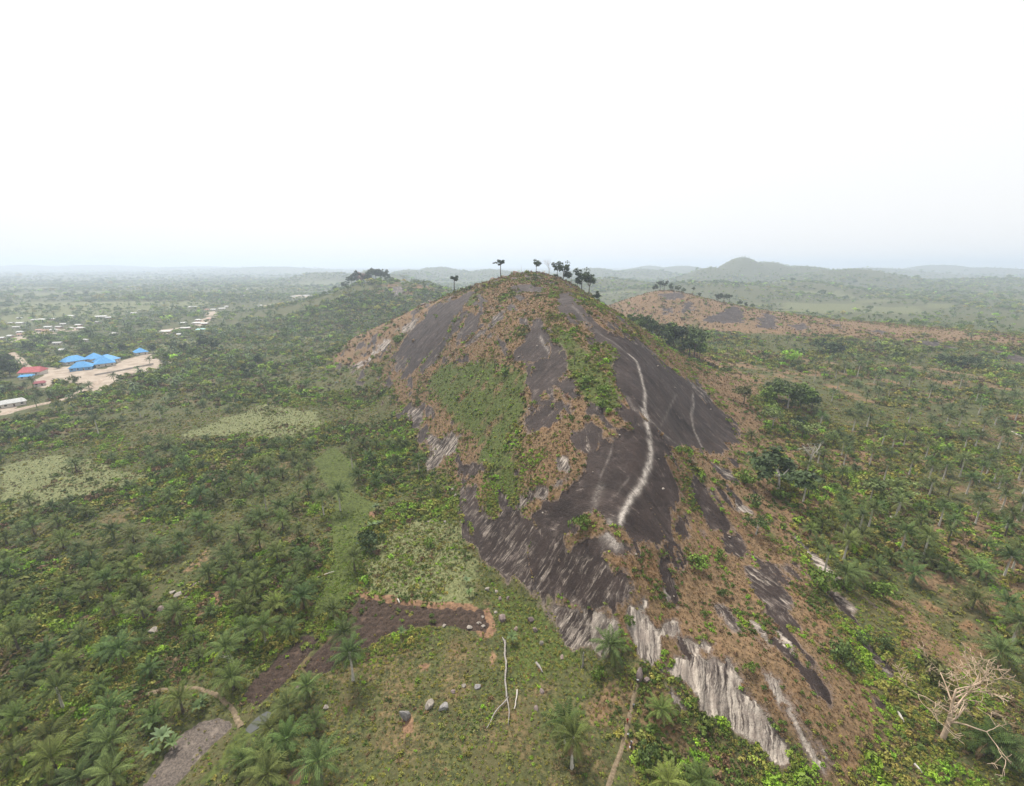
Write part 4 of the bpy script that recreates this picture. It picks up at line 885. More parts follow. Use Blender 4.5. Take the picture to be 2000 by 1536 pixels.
def crest(px, y0, y1):
    Y = np.linspace(y0, y1, 120); u = (px - 1000) / FPX
    best = None
    X = np.zeros(120)
    for it in range(4):
        Z = hfun(X, Y); dep = Y * cP - (Z - CAMZ) * sP; X = u * dep
    _, py, _ = project(X, Y, Z); k = int(np.argmin(py)); return float(X[k]), float(Y[k]), float(Z[k])
def metres(px_h, x, y, z):
    dep = y * cP - (z - CAMZ) * sP; dd = math.atan2(CAMZ - z, math.hypot(x, y)); return px_h * dep / FPX / max(.35, math.cos(dd)) * math.cos(max(0, dd - PITCH))
def tree(pos, pxh, style, tint, label, group=None, pale=False, wide=1.0, seed=0, name='broadleaf_tree'):
    x, y, z = pos; g = np.random.default_rng(seed + 9); H = metres(pxh, x, y, z); tr, cr, sc = TREES[style][seed % 3]; s = H * sc
    o = thing(name, (x, y, z - .1), g.uniform(0, 6.28)); o.scale = (s * wide, s * wide, s)
    q = part('trunk', tr, o); q.data = tr if tr.materials else tr
    if not tr.materials: tr.materials.append(M_DARK_BARK)
    q.material_slots[0].link = 'OBJECT'; q.material_slots[0].material = M_GREY_BARK if pale else M_DARK_BARK
    part('crown', cr, o, tint=np.array(TT[tint]) * np.exp(g.normal(0, .12))); return tag(o, label, 'tree', group)
def bush(pos, pxh, tint, label, group=None, wide=1.15, seed=0):
    x, y, z = pos; g = np.random.default_rng(seed + 5); H = max(.5, metres(pxh, x, y, z)); o = thing('bush', (x, y, z - .05), g.uniform(0, 6.28)); o.scale = (H * .62 * wide, H * .62 * wide, H * .9)
    part('foliage', BUSH[seed % 4], o, tint=np.array(TT[tint]) * np.exp(g.normal(0, .1))); part('stem', SHOOT[0], o); return tag(o, label, 'bush', group)
def gpos(px, py): return tuple(float(q[0]) for q in on_ground([px], [py]))
HT = 'trees on the hilltop'
for px, y0, y1, ph, st, ti, lab in [
  (978, 400, 520, 27, 'umbrella', 'dark', 'flat-topped umbrella tree left of the summit boulder, standing against the sky'),
  (888, 420, 540, 26, 'umbrella', 'dark', 'lone umbrella tree above the dark left slab, furthest left on the hill crest'),
  (1047, 400, 480, 24, 'tall', 'dark', 'gappy leafy tree on the very summit, left of the bare pale one'),
  (1088, 400, 480, 28, 'tall', 'dark', 'dense dark tree just right of the summit, left one of a pair'),
  (1100, 400, 480, 34, 'tall', 'dark', 'slim dark tree just right of the summit, right one of a pair'),
  (1107, 400, 480, 20, 'round', 'dark', 'low rounded tree under the summit pair on the right crest'),
  (1128, 400, 480, 20, 'round', 'dark', 'small rounded tree at the left foot of the big right-crest trees'),
  (1136, 400, 480, 40, 'tall', 'dark', 'tallest leaning tree of the clump on the right crest'),
  (1150, 400, 480, 38, 'tall', 'dark', 'broad dark tree of the clump on the right crest'),
  (1166, 400, 480, 19, 'round', 'dark', 'low tree at the right end of the right-crest clump')]:
    tree(crest(px, y0, y1), ph * (1.3 if st == 'umbrella' else 1.08), st, ti, lab, HT, wide=1.15 if st == 'umbrella' else 1.0, seed=px)
for i, (px, Y, ph, st, ti) in enumerate([(1232, 455, 26, 'round', 'green'), (1250, 450, 34, 'round', 'bright'), (1262, 450, 38, 'round', 'green'), (1278, 455, 36, 'round', 'green'), (1292, 440, 38, 'round', 'olive'), (1306, 425, 48, 'round', 'bright'), (1316, 420, 52, 'round', 'dark'), (1332, 430, 55, 'airy', 'olive'), (1346, 420, 58, 'round', 'green'), (1356, 408, 60, 'tall', 'green'), (1366, 420, 44, 'round', 'bright')]):
    x = (px - 1000) / FPX * Y * 1.0; z = float(hfun(np.array([x]), np.array([Y]))[0]); dep = Y * cP - (z - CAMZ) * sP; x = (px - 1000) / FPX * dep
    tree((x, Y, float(hfun(np.array([x]), np.array([float(Y)]))[0])), ph, st, ti, '%s tree, %s from the left in the green belt below the right flank' % ({'bright': 'fresh green', 'dark': 'dark', 'olive': 'olive', 'green': 'mid green'}[ti], ORD[i]), 'trees in the green belt', seed=i + 40)
NT = [(1519, 962, 80, 'spread', 'dark', True, 1.25, 'big spreading dark-leaved tree with a thick pale trunk on the right flank'),
 (1538, 800, 62, 'spread', 'green', True, 1.0, 'wide pale-trunked green tree in the middle of the right thicket'), (1498, 788, 36, 'round', 'bright', False, 1.1, 'low fresh green tree at the left of the right thicket'),
 (1562, 795, 50, 'round', 'bright', False, 1.0, 'fresh green tree at the right of the right thicket'), (1585, 798, 34, 'round', 'dark', False, 1.1, 'dark low tree at the right edge of the right thicket'), (1515, 780, 44, 'round', 'green', False, 1.1, 'rounded tree behind the right thicket'),
 (1453, 790, 40, 'tall', 'olive', False, 1.0, 'thin dark-stemmed tree left of the right thicket'), (1578, 858, 36, 'airy', 'light', False, 1.1, 'light green airy tree below the right thicket'), (1556, 840, 30, 'round', 'dark', False, 1.1, 'dark bushy tree between the thicket and the airy tree'),
 (1509, 834, 44, 'airy', 'light', True, .9, 'small forked pale-stemmed tree in front of the right thicket'), (1738, 985, 52, 'airy', 'light', False, 1.3, 'wide light green feathery tree on the right slope'), (1476, 1045, 40, 'airy', 'green', True, 1.0, 'slim pale-stemmed green tree beside the rock strip'),
 (1600, 690, 30, 'spread', 'dark', True, 1.1, 'dark spreading tree at the left back of the palm field'), (1622, 692, 26, 'round', 'dark', False, 1.2, 'dark rounded tree beside the back palms'), (1638, 690, 22, 'round', 'dark', False, 1.2, 'small dark tree right of the back rounded tree'),
 (1845, 715, 24, 'spread', 'dark', False, 1.2, 'dark low tree left in the dark patch below the ridge'), (1868, 720, 26, 'spread', 'dark', False, 1.3, 'widest dark tree in the dark patch below the ridge'), (1890, 718, 24, 'spread', 'dark', False, 1.2, 'dark tree at the right of the dark patch below the ridge')]
for i, (px, py, ph, st, ti, pl, wd, lab) in enumerate(NT): tree(gpos(px, py), ph, st, ti, lab, None, pl, wd, seed=60 + i)
for i, (px, y0, y1, ph, st, ti) in enumerate([(1280, 740, 900, 14, 'round', 'dark'), (1289, 740, 900, 20, 'tall', 'dark'), (1297, 740, 900, 20, 'tall', 'dark'), (1309, 740, 900, 15, 'round', 'dark'), (1322, 740, 900, 13, 'round', 'green'), (1335, 740, 900, 11, 'round', 'green'), (1353, 740, 900, 16, 'umbrella', 'dark'), (1366, 740, 900, 9, 'round', 'dark'), (1402, 700, 880, 16, 'spread', 'dark'), (1413, 700, 880, 20, 'spread', 'dark'), (1424, 700, 880, 19, 'umbrella', 'dark'), (1445, 700, 880, 12, 'round', 'dark'), (1456, 700, 880, 10, 'round', 'dark'), (1468, 700, 880, 10, 'round', 'green')]):
    tree(crest(px, y0, y1), ph, st, ti, 'dark tree on the skyline of the grassy ridge, %s from the left' % ORD[i], 'trees on the grassy ridge', seed=90 + i)
for i, (px, ph, st, ti) in enumerate([(655, 10, 'round', 'dark'), (672, 12, 'round', 'dark'), (688, 17, 'spread', 'dark'), (697, 22, 'tall', 'dark'), (708, 18, 'round', 'pink'), (718, 16, 'round', 'dark'), (727, 22, 'tall', 'dark'), (735, 21, 'tall', 'dark'), (744, 21, 'spread', 'dark'), (752, 18, 'spread', 'dark'), (812, 8, 'round', 'dark'), (828, 9, 'round', 'green')]):
    tree(crest(px, 900, 1120), ph * 1.25, st, ti, 'pinkish bare-twigged tree among the dark trees on the wooded knoll' if ti == 'pink' else 'dark tree on the wooded knoll, %s from the left' % ORD[i], 'trees on the wooded knoll', seed=120 + i)
for i, (px, py, ph, ti) in enumerate([(398, 680, 30, 'dark'), (415, 690, 34, 'dark'), (60, 690, 26, 'dark'), (20, 735, 34, 'dark'), (8, 715, 26, 'dark'), (120, 700, 16, 'green'), (300, 690, 20, 'dark'), (335, 685, 20, 'dark'), (360, 690, 22, 'dark'), (505, 715, 26, 'dark'), (170, 695, 18, 'dark'), (215, 690, 20, 'dark'), (240, 688, 18, 'dark'), (485, 735, 26, 'dark'), (540, 730, 20, 'green')]):
    tree(gpos(px, py), ph, ['round', 'spread', 'tall'][i % 3], ti, 'dark plain tree near the compound, %s' % ['behind it at far right, left of two', 'behind it at far right, right of two', 'beside the village road bend', 'at the left edge below the red roof', 'at the left edge beside the red roof', 'between the road and the blue roofs', 'right of the lone blue roof', 'second right of the lone blue roof', 'third right of the lone blue roof', 'in the scrub far to its right', 'behind the front blue roofs', 'behind the joined blue roofs', 'just left of the lone blue roof', 'furthest down the slope to its right', 'lighter green and furthest right'][i], 'trees around the compound', seed=150 + i)
BL = [(1605, 1150, 48, 'bright', 1.0, 'bright green drooping bush beside the rock strip on the right flank'), (1646, 1292, 46, 'green', 1.0, 'round mid-green bush right of the pale rock sliver'), (1722, 1168, 40, 'bright', 1.2, 'bright green bush with bare twigs on the right slope'), (1134, 1033, 34, 'bright', 1.1, 'bright green bush growing in the middle of the dark rock'), (1264, 1492, 48, 'green', .8, 'leafy green bush right of the trail and motorcycle'),
 (1168, 1322, 28, 'bright', .9, 'fresh green bush below the small palm at the rock foot'), (1362, 1106, 28, 'bright', 1.3, 'green bush on dry grass right of the dark rock end'), (722, 1070, 40, 'dark', 1.2, 'dark bush at the head of the pale crop field'), (1228, 1220, 22, 'bright', .9, 'small bright bush on top of the pale rock face'), (1522, 972, 26, 'bright', 1.2, 'small bright bush at the foot of the big spreading tree'),
 (1628, 960, 22, 'bright', 1.2, 'yellow-green bush beside a short palm on the right slope'), (1720, 995, 26, 'bright', 1.2, 'bright bush under the feathery tree'), (1685, 1256, 24, 'green', 1.1, 'bush above the long bare rock strip at right'), (1728, 1268, 28, 'green', 1.0, 'bush at the end of the bare rock strip at right'), (1815, 1320, 44, 'olive', 1.1, 'olive bush left of the dead tree crown'), (1648, 1148, 22, 'bright', 1.4, 'long low bright bush on the strip right of the drooping bush'),
 (840, 1068, 22, 'bright', 1.0, 'fresh green bush at the top right of the pale crop field'), (318, 912, 24, 'bright', .9, 'single bright green bush in the left grove near the pale field'), (470, 990, 20, 'bright', 1.2, 'bright bush among the left palms beside the gully'), (1463, 1310, 20, 'bright', 1.0, 'bright tuft-like bush above the striped rock face'), (1352, 1372, 14, 'bright', 1.0, 'small bright bush at the left edge of the striped rock face'), (1376, 1204, 14, 'bright', 1.0, 'small bright bush beside the grey slab in dry grass'), (1412, 1165, 18, 'green', 1.0, 'small green bush between two dark slabs'), (1330, 888, 20, 'bright', 1.2, 'green bush at the lower tip of the big dark slab'), (1455, 945, 34, 'bright', 1.2, 'bright bushy clump left of the big spreading tree'), (1470, 985, 26, 'green', 1.2, 'green clump below the bright one on the right flank'), (1405, 1090, 22, 'bright', 1.1, 'bright clump beside the elongated dark slab'), (1180, 770, 24, 'bright', 1.3, 'bright bush in the green strip between the dark slabs'), (1145, 750, 22, 'bright', 1.4, 'bright bush at the left of the green strip between the dark slabs'), (1175, 795, 22, 'bright', 1.3, 'bright bush at the bottom of the green strip'), (985, 735, 18, 'bright', 1.4, 'bright bush in the green patch on the left face'), (778, 668, 18, 'bright', 1.2, 'bright bush between the pale and dark left slabs'), (742, 730, 18, 'bright', 1.0, 'bright bush below the pale left slab')]
for i, (px, py, ph, ti, wd, lab) in enumerate(BL): bush(gpos(px, py), ph, ti, lab, None, wd, seed=i)
# dead and bare trees: each main limb is a part
def bare_tree(pos, H, label, mat, seed, lean=(0, 0), limbs=6, first=.35, r0=.032, spread=.55, group=None, dep=2, limbdirs=None, trunk_h=.72):
    g = np.random.default_rng(seed); o = thing('dead_tree', (pos[0], pos[1], pos[2] - .15), 0, H)
    tp = [np.array([lean[0] * t ** 1.5 + math.sin(t * 5) * .012, lean[1] * t ** 1.5, t * trunk_h - .01]) for t in np.linspace(0, 1, 7)]
    part('trunk', pymesh('trunk', *tube(tp, [r0 * (1.35 - .95 * t) for t in np.linspace(0, 1, 7)], 8), mat, True), o)
    for i in range(limbs):
        t = first + (1 - first) * i / max(1, limbs - 1); f = t * 6; k = min(int(f), 5); b = tp[k] + (tp[k + 1] - tp[k]) * (f - k)
        a = g.uniform(0, 6.28) if limbdirs is None else limbdirs[i % len(limbdirs)]; dd = np.array([math.cos(a), math.sin(a), g.uniform(.35, .9)]); dd /= np.linalg.norm(dd); out = []
        limb_paths(g, b, dd, (.30 if trunk_h > .6 else .36) * g.uniform(.8, 1.2), r0 * .5 * (1.2 - .5 * t), dep, out, .0, spread, .66)
        part('branch', pymesh('branch', *join([tube(p, np.maximum(np.array(r) * (1 if dq else .8), .0024), 5) for p, r, dq in out]), mat, True), o)
    return tag(o, label, 'tree', group)
p = gpos(1840, 1444); bare_tree(p, metres(150, *p), 'large bleached dead tree with forked bare branches at the lower right', M_DEAD_BARK, 5, (.03, .05), 9, .28, .020, .75, dep=4, limbdirs=[.2, -.5, .6, 2.6, .1, 1.2, -.2], trunk_h=.66)
p = gpos(1580, 908); bare_tree(p, metres(52, *p), 'white leafless tree with a twiggy crown above the spreading tree', M_GREY_BARK, 8, (.06, 0), 8, .45, .035, .8, dep=2, trunk_h=.6)
p = crest(1072, 400, 480); bare_tree(p, metres(30, *p), 'tall pale bare tree on the summit, right of the leafy one', M_GREY_BARK, 11, (.0, 0), 8, .45, .020, .7, dep=2)
p = crest(1018, 400, 500); bare_tree(p, metres(16, *p), 'thin dead snag on the crest beside the summit boulder', M_GREY_BARK, 12, (0, 0), 2, .6, .014, .4, dep=0, trunk_h=.95)
p = crest(1116, 400, 480); bare_tree(p, metres(22, *p), 'bare grey tree between the summit pair and the right-crest clump', M_GREY_BARK, 13, (0, 0), 5, .45, .018, .6, dep=1)
p = gpos(1122, 712); bare_tree(p, metres(34, *p), 'charred thin standing snag on the green strip between slabs', M_DARK_BARK, 14, (0, 0), 3, .6, .022, .5, dep=0, trunk_h=.95)
p = gpos(1138, 1302); bare_tree(p, metres(30, *p), 'short broken grey snag at the edge of the weedy gully', M_LOG, 15, (.02, 0), 1, .8, .05, .4, dep=0, trunk_h=.95)
p = gpos(462, 1310); bare_tree(p, metres(42, *p), 'small forked pale snag among palms beside the tilled plots', M_GREY_BARK, 16, (-.1, 0), 3, .5, .025, .5, dep=1, trunk_h=.8)
# banana plants: each big leaf is a part
M_BAN = leaf_material('banana_leaf', 'obj')
def banana_leaf(seed, bend):
    g = np.random.default_rng(seed); V, Fc, vv = [], [], []; n = 7; p = np.array([0, 0, 0.]); ang = 1.2; P_ = []
    for i in range(n + 1): P_.append(p.copy()); p = p + np.array([math.cos(ang), 0, math.sin(ang)]) * 2.6 / n; ang -= bend / n
    for i in range(n + 1):
        w = .36 * math.sin(math.pi * min(1, (i / n) * .86 + .1)) + .03; V += [P_[i] + (0, -w, -.10 * w), P_[i], P_[i] + (0, w, -.10 * w)]
    for i in range(n):
        for k in (0, 1): a = i * 3 + k; Fc.append((a, a + 1, a + 4, a + 3)); vv.append(g.uniform(.8, 1.25))
    return pymesh('leaf', V, Fc, M_BAN, True, vv)
BLF = [banana_leaf(i, b) for i, b in enumerate((1.0, 1.7, 2.3))]
BSTEM = pymesh('stem', *tube([(0, 0, -.1), (.02, 0, .8), (0, 0, 1.7)], [.17, .14, .10], 7), plain('banana_stem', (.16, .17, .07)), True)
for i, (px, py, s, lab) in enumerate([(388, 1392, 1.5, 'banana plant above the grey plot, lower one of the pair at its top corner'), (398, 1380, 1.5, 'banana plant above the grey plot, upper one of the pair at its top corner'), (322, 1452, 1.9, 'largest pale-leaved banana plant left of the grey plot'), (340, 1462, 1.5, 'banana plant touching the largest one on its right'), (302, 1478, 1.6, 'banana plant at the lower left of the largest one'), (300, 1425, 1.7, 'darker banana plant above the largest one'), (463, 1338, 1.3, 'single banana plant between the palms and the tilled plot'), (735, 998, 1.7, 'upper silvery banana clump on the gully edge'), (728, 1034, 1.7, 'lower silvery banana clump on the gully edge'), (742, 1030, 1.4, 'small banana plant right of the lower silvery clump'), (912, 1142, 1.5, 'banana plant at the right edge of the pale crop field'), (917, 1165, 1.3, 'small banana plant just below the one at the field edge'), (680, 868, 1.6, 'pale banana plant at the top of the mossy gully'), (672, 842, 1.6, 'pale banana plant in the scrub above the mossy gully'), (785, 1242, 1.2, 'small banana plant below the lower edge of the big tilled plot'), (1000, 1255, 1.6, 'bushy banana-like plant beside the long fallen trunk')]):
    g = np.random.default_rng(600 + i); x, y, z = gpos(px, py); o = thing('banana_plant', (x, y, z), g.uniform(0, 6.28), s * .68); part('stem', BSTEM, o); tn = np.array([.082, .125, .045]) * g.uniform(.8, 1.15) * (np.array([1.15, 1.1, 1.5]) if 'silvery' in lab or 'pale' in lab else 1)
    for k in range(9): part('leaf', BLF[k % 3], o, (0, 0, 1.6), (g.uniform(-.2, .2), 0, k * 2.4 + g.uniform(-.3, .3)), (g.uniform(.8, 1.1),) * 3, tn * g.uniform(.8, 1.2))
    tag(o, lab, 'banana plant', 'banana plants')
# ------------------------------------------------------------------ tilled plots, paths, pond
def soil_material(name, a, b_, scale=2.5):
    m, t, b = newmat(name); N = NB(t); P = N.node('ShaderNodeNewGeometry').outputs['Position']; n = N.noise(P, scale, 5, .65); n2 = N.noise(P, .35, 3)
    c = N.mix(N.ramp(.35, .68, n), a, b_); c = N.mix(N.math('MULTIPLY', N.ramp(.55, .75, n2), .55), c, tuple(q * 1.6 for q in b_))
    N.put(b.inputs['Base Color'], c); b.inputs['Roughness'].default_value = .95
    bp = N.node('ShaderNodeBump'); bp.inputs['Distance'].default_value = .25; N.put(bp.inputs['Height'], n); N.put(b.inputs['Normal'], bp.outputs[0]); return m
def grid_patch(name, P, step, zf, mat, margin=.7):
    mn = P.min(0) - 3; mxx = P.max(0) + 3; xs = np.arange(mn[0], mxx[0], step); ys = np.arange(mn[1], mxx[1], step); X, Y = np.meshgrid(xs, ys); sdv = (sdist(X.ravel(), Y.ravel(), P, 6) + plot_edge(X.ravel(), Y.ravel())).reshape(X.shape)
    Z = zf(X, Y, sdv); idx = np.arange(X.size).reshape(X.shape); F = np.stack([idx[:-1, :-1], idx[:-1, 1:], idx[1:, 1:], idx[1:, :-1]], -1).reshape(-1, 4); keep = sdv.ravel()[F].max(1) > -margin * .8; F = F[keep]
    u, inv = np.unique(F, return_inverse=True); return mesh_from(name, np.stack([X.ravel()[u], Y.ravel()[u], Z.ravel()[u]], 1), inv.reshape(F.shape), mat, True)
M_TILL = soil_material('tilled_soil', (.026, .018, .014), (.080, .054, .040)); M_TILL2 = soil_material('dry_plot_soil', (.075, .062, .055), (.17, .14, .115))
def mounds(X, Y, sp, ang, seed):
    ca, sa = math.cos(ang), math.sin(ang); U = (X * ca + Y * sa) / sp; Vv = (-X * sa + Y * ca) / sp; iu = np.floor(U); best = np.zeros(X.shape)
    for du in (-1, 0, 1):
        for dv in (-1, 0, 1):
            cu = iu + du; sh = (cu % 2) * .5; cv = np.floor(Vv - sh) + dv; jx = (_hash(cu.astype(np.int64), cv.astype(np.int64), seed) - .5) * .35; jy = (_hash(cu.astype(np.int64), cv.astype(np.int64), seed + 5) - .5) * .35
            dd = np.hypot(U - cu - .5 - jx, Vv - cv - sh - .5 - jy); best = np.maximum(best, np.clip(1 - dd / .56, 0, 1))
    return best
for k, P in enumerate(plotW):
    sp = 2.3 if k < 2 else 1.5
    def zf(X, Y, s, sp=sp, k=k): return hfun(X, Y) - .45 + sstep(-.2, 1.2, s) * (.12 + (mounds(X, Y, sp, .5 + k, 7 + k) ** .8) * (.85 if k < 2 else .35)) + (fbm(X / .8, Y / .8, 2, 5) - .5) * .16
    o = link('farm_plot', grid_patch('farm_plot', P, .42, zf, M_TILL if k < 2 else M_TILL2)); o['kind'] = 'structure'
    o['label'] = ['large dark freshly mounded farm plot below the pale crop field', 'long narrow dark mounded farm plot beside the palms', 'greyish dry farm plot at the bottom beside the banana plants'][k]
def smooth_line(P, step):
    d_ = np.r_[0, np.cumsum(np.hypot(*np.diff(P, axis=0).T))]; n = max(4, int(d_[-1] / step)); t = np.linspace(0, d_[-1], n); q = np.stack([np.interp(t, d_, P[:, 0]), np.interp(t, d_, P[:, 1])], 1)
    for _ in range(4): q[1:-1] = (q[:-2] + 2 * q[1:-1] + q[2:]) / 4
    return q
M_PATH = soil_material('path_soil', (.12, .092, .058), (.22, .17, .11), 1.5); M_ROAD = soil_material('road_soil', (.25, .195, .15), (.37, .30, .24), .6)
def strip(name, P, w, mat, lift, label):
    q = smooth_line(P, max(.8, w)); t = np.gradient(q, axis=0); t /= np.linalg.norm(t, axis=1)[:, None]; nn = np.stack([-t[:, 1], t[:, 0]], 1); V = []
    for j, (o_, l) in enumerate([(-1.5, -.35), (-.8, .7), (0, 1), (.8, .7), (1.5, -.35)]):
        ww = w * (1 + .35 * (vnoise(np.arange(len(q)) * .12, np.full(len(q), 3.1 * j), 5) - .5)); p_ = q + nn * (o_ * ww)[:, None]; V.append(np.stack([p_[:, 0], p_[:, 1], hfun(p_[:, 0], p_[:, 1]) + l * lift], 1))
    V = np.stack(V, 1); n = len(q); idx = np.arange(n * 5).reshape(n, 5); F = np.stack([idx[:-1, :-1], idx[:-1, 1:], idx[1:, 1:], idx[1:, :-1]], -1).reshape(-1, 4)
    o = link(name, mesh_from(name, V.reshape(-1, 3), F, mat, True)); o['kind'] = 'structure'; o['label'] = label
for k, lab in (('footpath', 'narrow trodden earth footpath curving through the left grove'), ('hill_trail', 'worn grassy trail leading up to the rock foot'), ('dirt_road', 'pale dirt road from the white-roofed building to the compound'), ('village_road', 'pale dirt road bending towards the red-roofed building')):
    P, w = TRW[k]; strip(k, P, w, M_ROAD if 'road' in k else M_PATH, .9 if 'road' in k else .14, lab)
def pond():
    m, t, b = newmat('pond_water'); b.inputs['Base Color'].default_value = (.055, .058, .05, 1); b.inputs['Roughness'].default_value = .12; b.inputs['Specular IOR Level'].default_value = .5
    N = NB(t); n = N.noise(N.node('ShaderNodeNewGeometry').outputs['Position'], 1.2, 3); bp = N.node('ShaderNodeBump'); bp.inputs['Distance'].default_value = .02; N.put(bp.inputs['Height'], n); N.put(b.inputs['Normal'], bp.outputs[0])
    z0 = float(hfun(pondW[:, 0], pondW[:, 1]).mean()) - .42; c = pondW.mean(0); Q = c + (pondW - c) * 1.06; bm = bmesh.new(); vs_ = [bm.verts.new((float(x), float(y), z0)) for x, y in Q]; f = bm.faces.new(vs_); bmesh.ops.triangulate(bm, faces=[f]); me = bpy.data.meshes.new('pond'); bm.to_mesh(me); bm.free()
    o = link('pond', me, m); o['kind'] = 'structure'; o['label'] = 'small grey pond in the mossy gully'
pond()
# ------------------------------------------------------------------ boulders and loose stones
def stone_material(name, a, b_):
    m, t, b = newmat(name); N = NB(t); co = N.node('ShaderNodeTexCoord').outputs['Object']; n = N.noise(co, 2.2, 5, .65); n2 = N.noise(co, 9, 3)
    N.put(b.inputs['Base Color'], N.mix(N.ramp(.3, .7, N.math('ADD', N.math('MULTIPLY', n, .75), N.math('MULTIPLY', n2, .25))), a, b_)); b.inputs['Roughness'].default_value = .85
    bp = N.node('ShaderNodeBump'); bp.inputs['Distance'].default_value = .1; N.put(bp.inputs['Height'], n); N.put(b.inputs['Normal'], bp.outputs[0]); return m
M_STONE = {'pale': stone_material('pale_stone', (.15, .13, .11), (.33, .295, .255)), 'grey': stone_material('grey_stone', (.12, .112, .11), (.30, .285, .275)), 'brown': stone_material('brown_stone', (.14, .10, .085), (.30, .235, .20)), 'mauve': stone_material('mauve_stone', (.11, .082, .078), (.26, .205, .185))}
def stone_mesh(seed, k, sub=3):
    bm = bmesh.new(); bmesh.ops.create_icosphere(bm, subdivisions=sub, radius=1); g = np.random.default_rng(seed); cuts = [(g.normal(size=3), g.uniform(.45, .8)) for _ in range(12)]
    for v in bm.verts:
        p = np.array(v.co); p = p * (1 + .16 * (float(vnoise(np.array([p[0] * 1.7 + seed]), np.array([p[1] * 1.7 + p[2] * 1.3]), seed)[0]) - .5))
        for n_, o_ in cuts:
            n_ = n_ / np.linalg.norm(n_); q = p @ n_
            if q > o_: p = p - n_ * (q - o_) * .8
        v.co = Vector(p)
    me = bpy.data.meshes.new('boulder'); bm.to_mesh(me); bm.free(); me.polygons.foreach_set('use_smooth', np.zeros(len(me.polygons), bool)); me.materials.append(M_STONE[k]); return me
STN = {k: [stone_mesh(i * 7 + j, k) for j in range(3)] for i, k in enumerate(M_STONE)}; STS = [stone_mesh(80 + j, 'pale', 2) for j in range(3)]
def boulder(pos, wpx, hpx, k, label, seed=0, name='boulder', group=None, mesh=None):
    x, y, z = pos; g = np.random.default_rng(seed + 70); dep = y * cP - (z - CAMZ) * sP; w = wpx * dep / FPX; h = max(.2, metres(hpx, x, y, z) * (.42 if y < 260 else .7))
    o = link(name, (mesh or STN[k])[seed % 3] if mesh else STN[k][seed % 3]); o.location = (x, y, z + h * .18); o.rotation_euler = (g.uniform(-.4, .4), g.uniform(-.4, .4), g.uniform(0, 6.28)); o.scale = (w * .55, w * .5 * g.uniform(.8, 1.1), h * .62)
    return tag(o, label, 'boulder' if name == 'boulder' else 'stone', group)
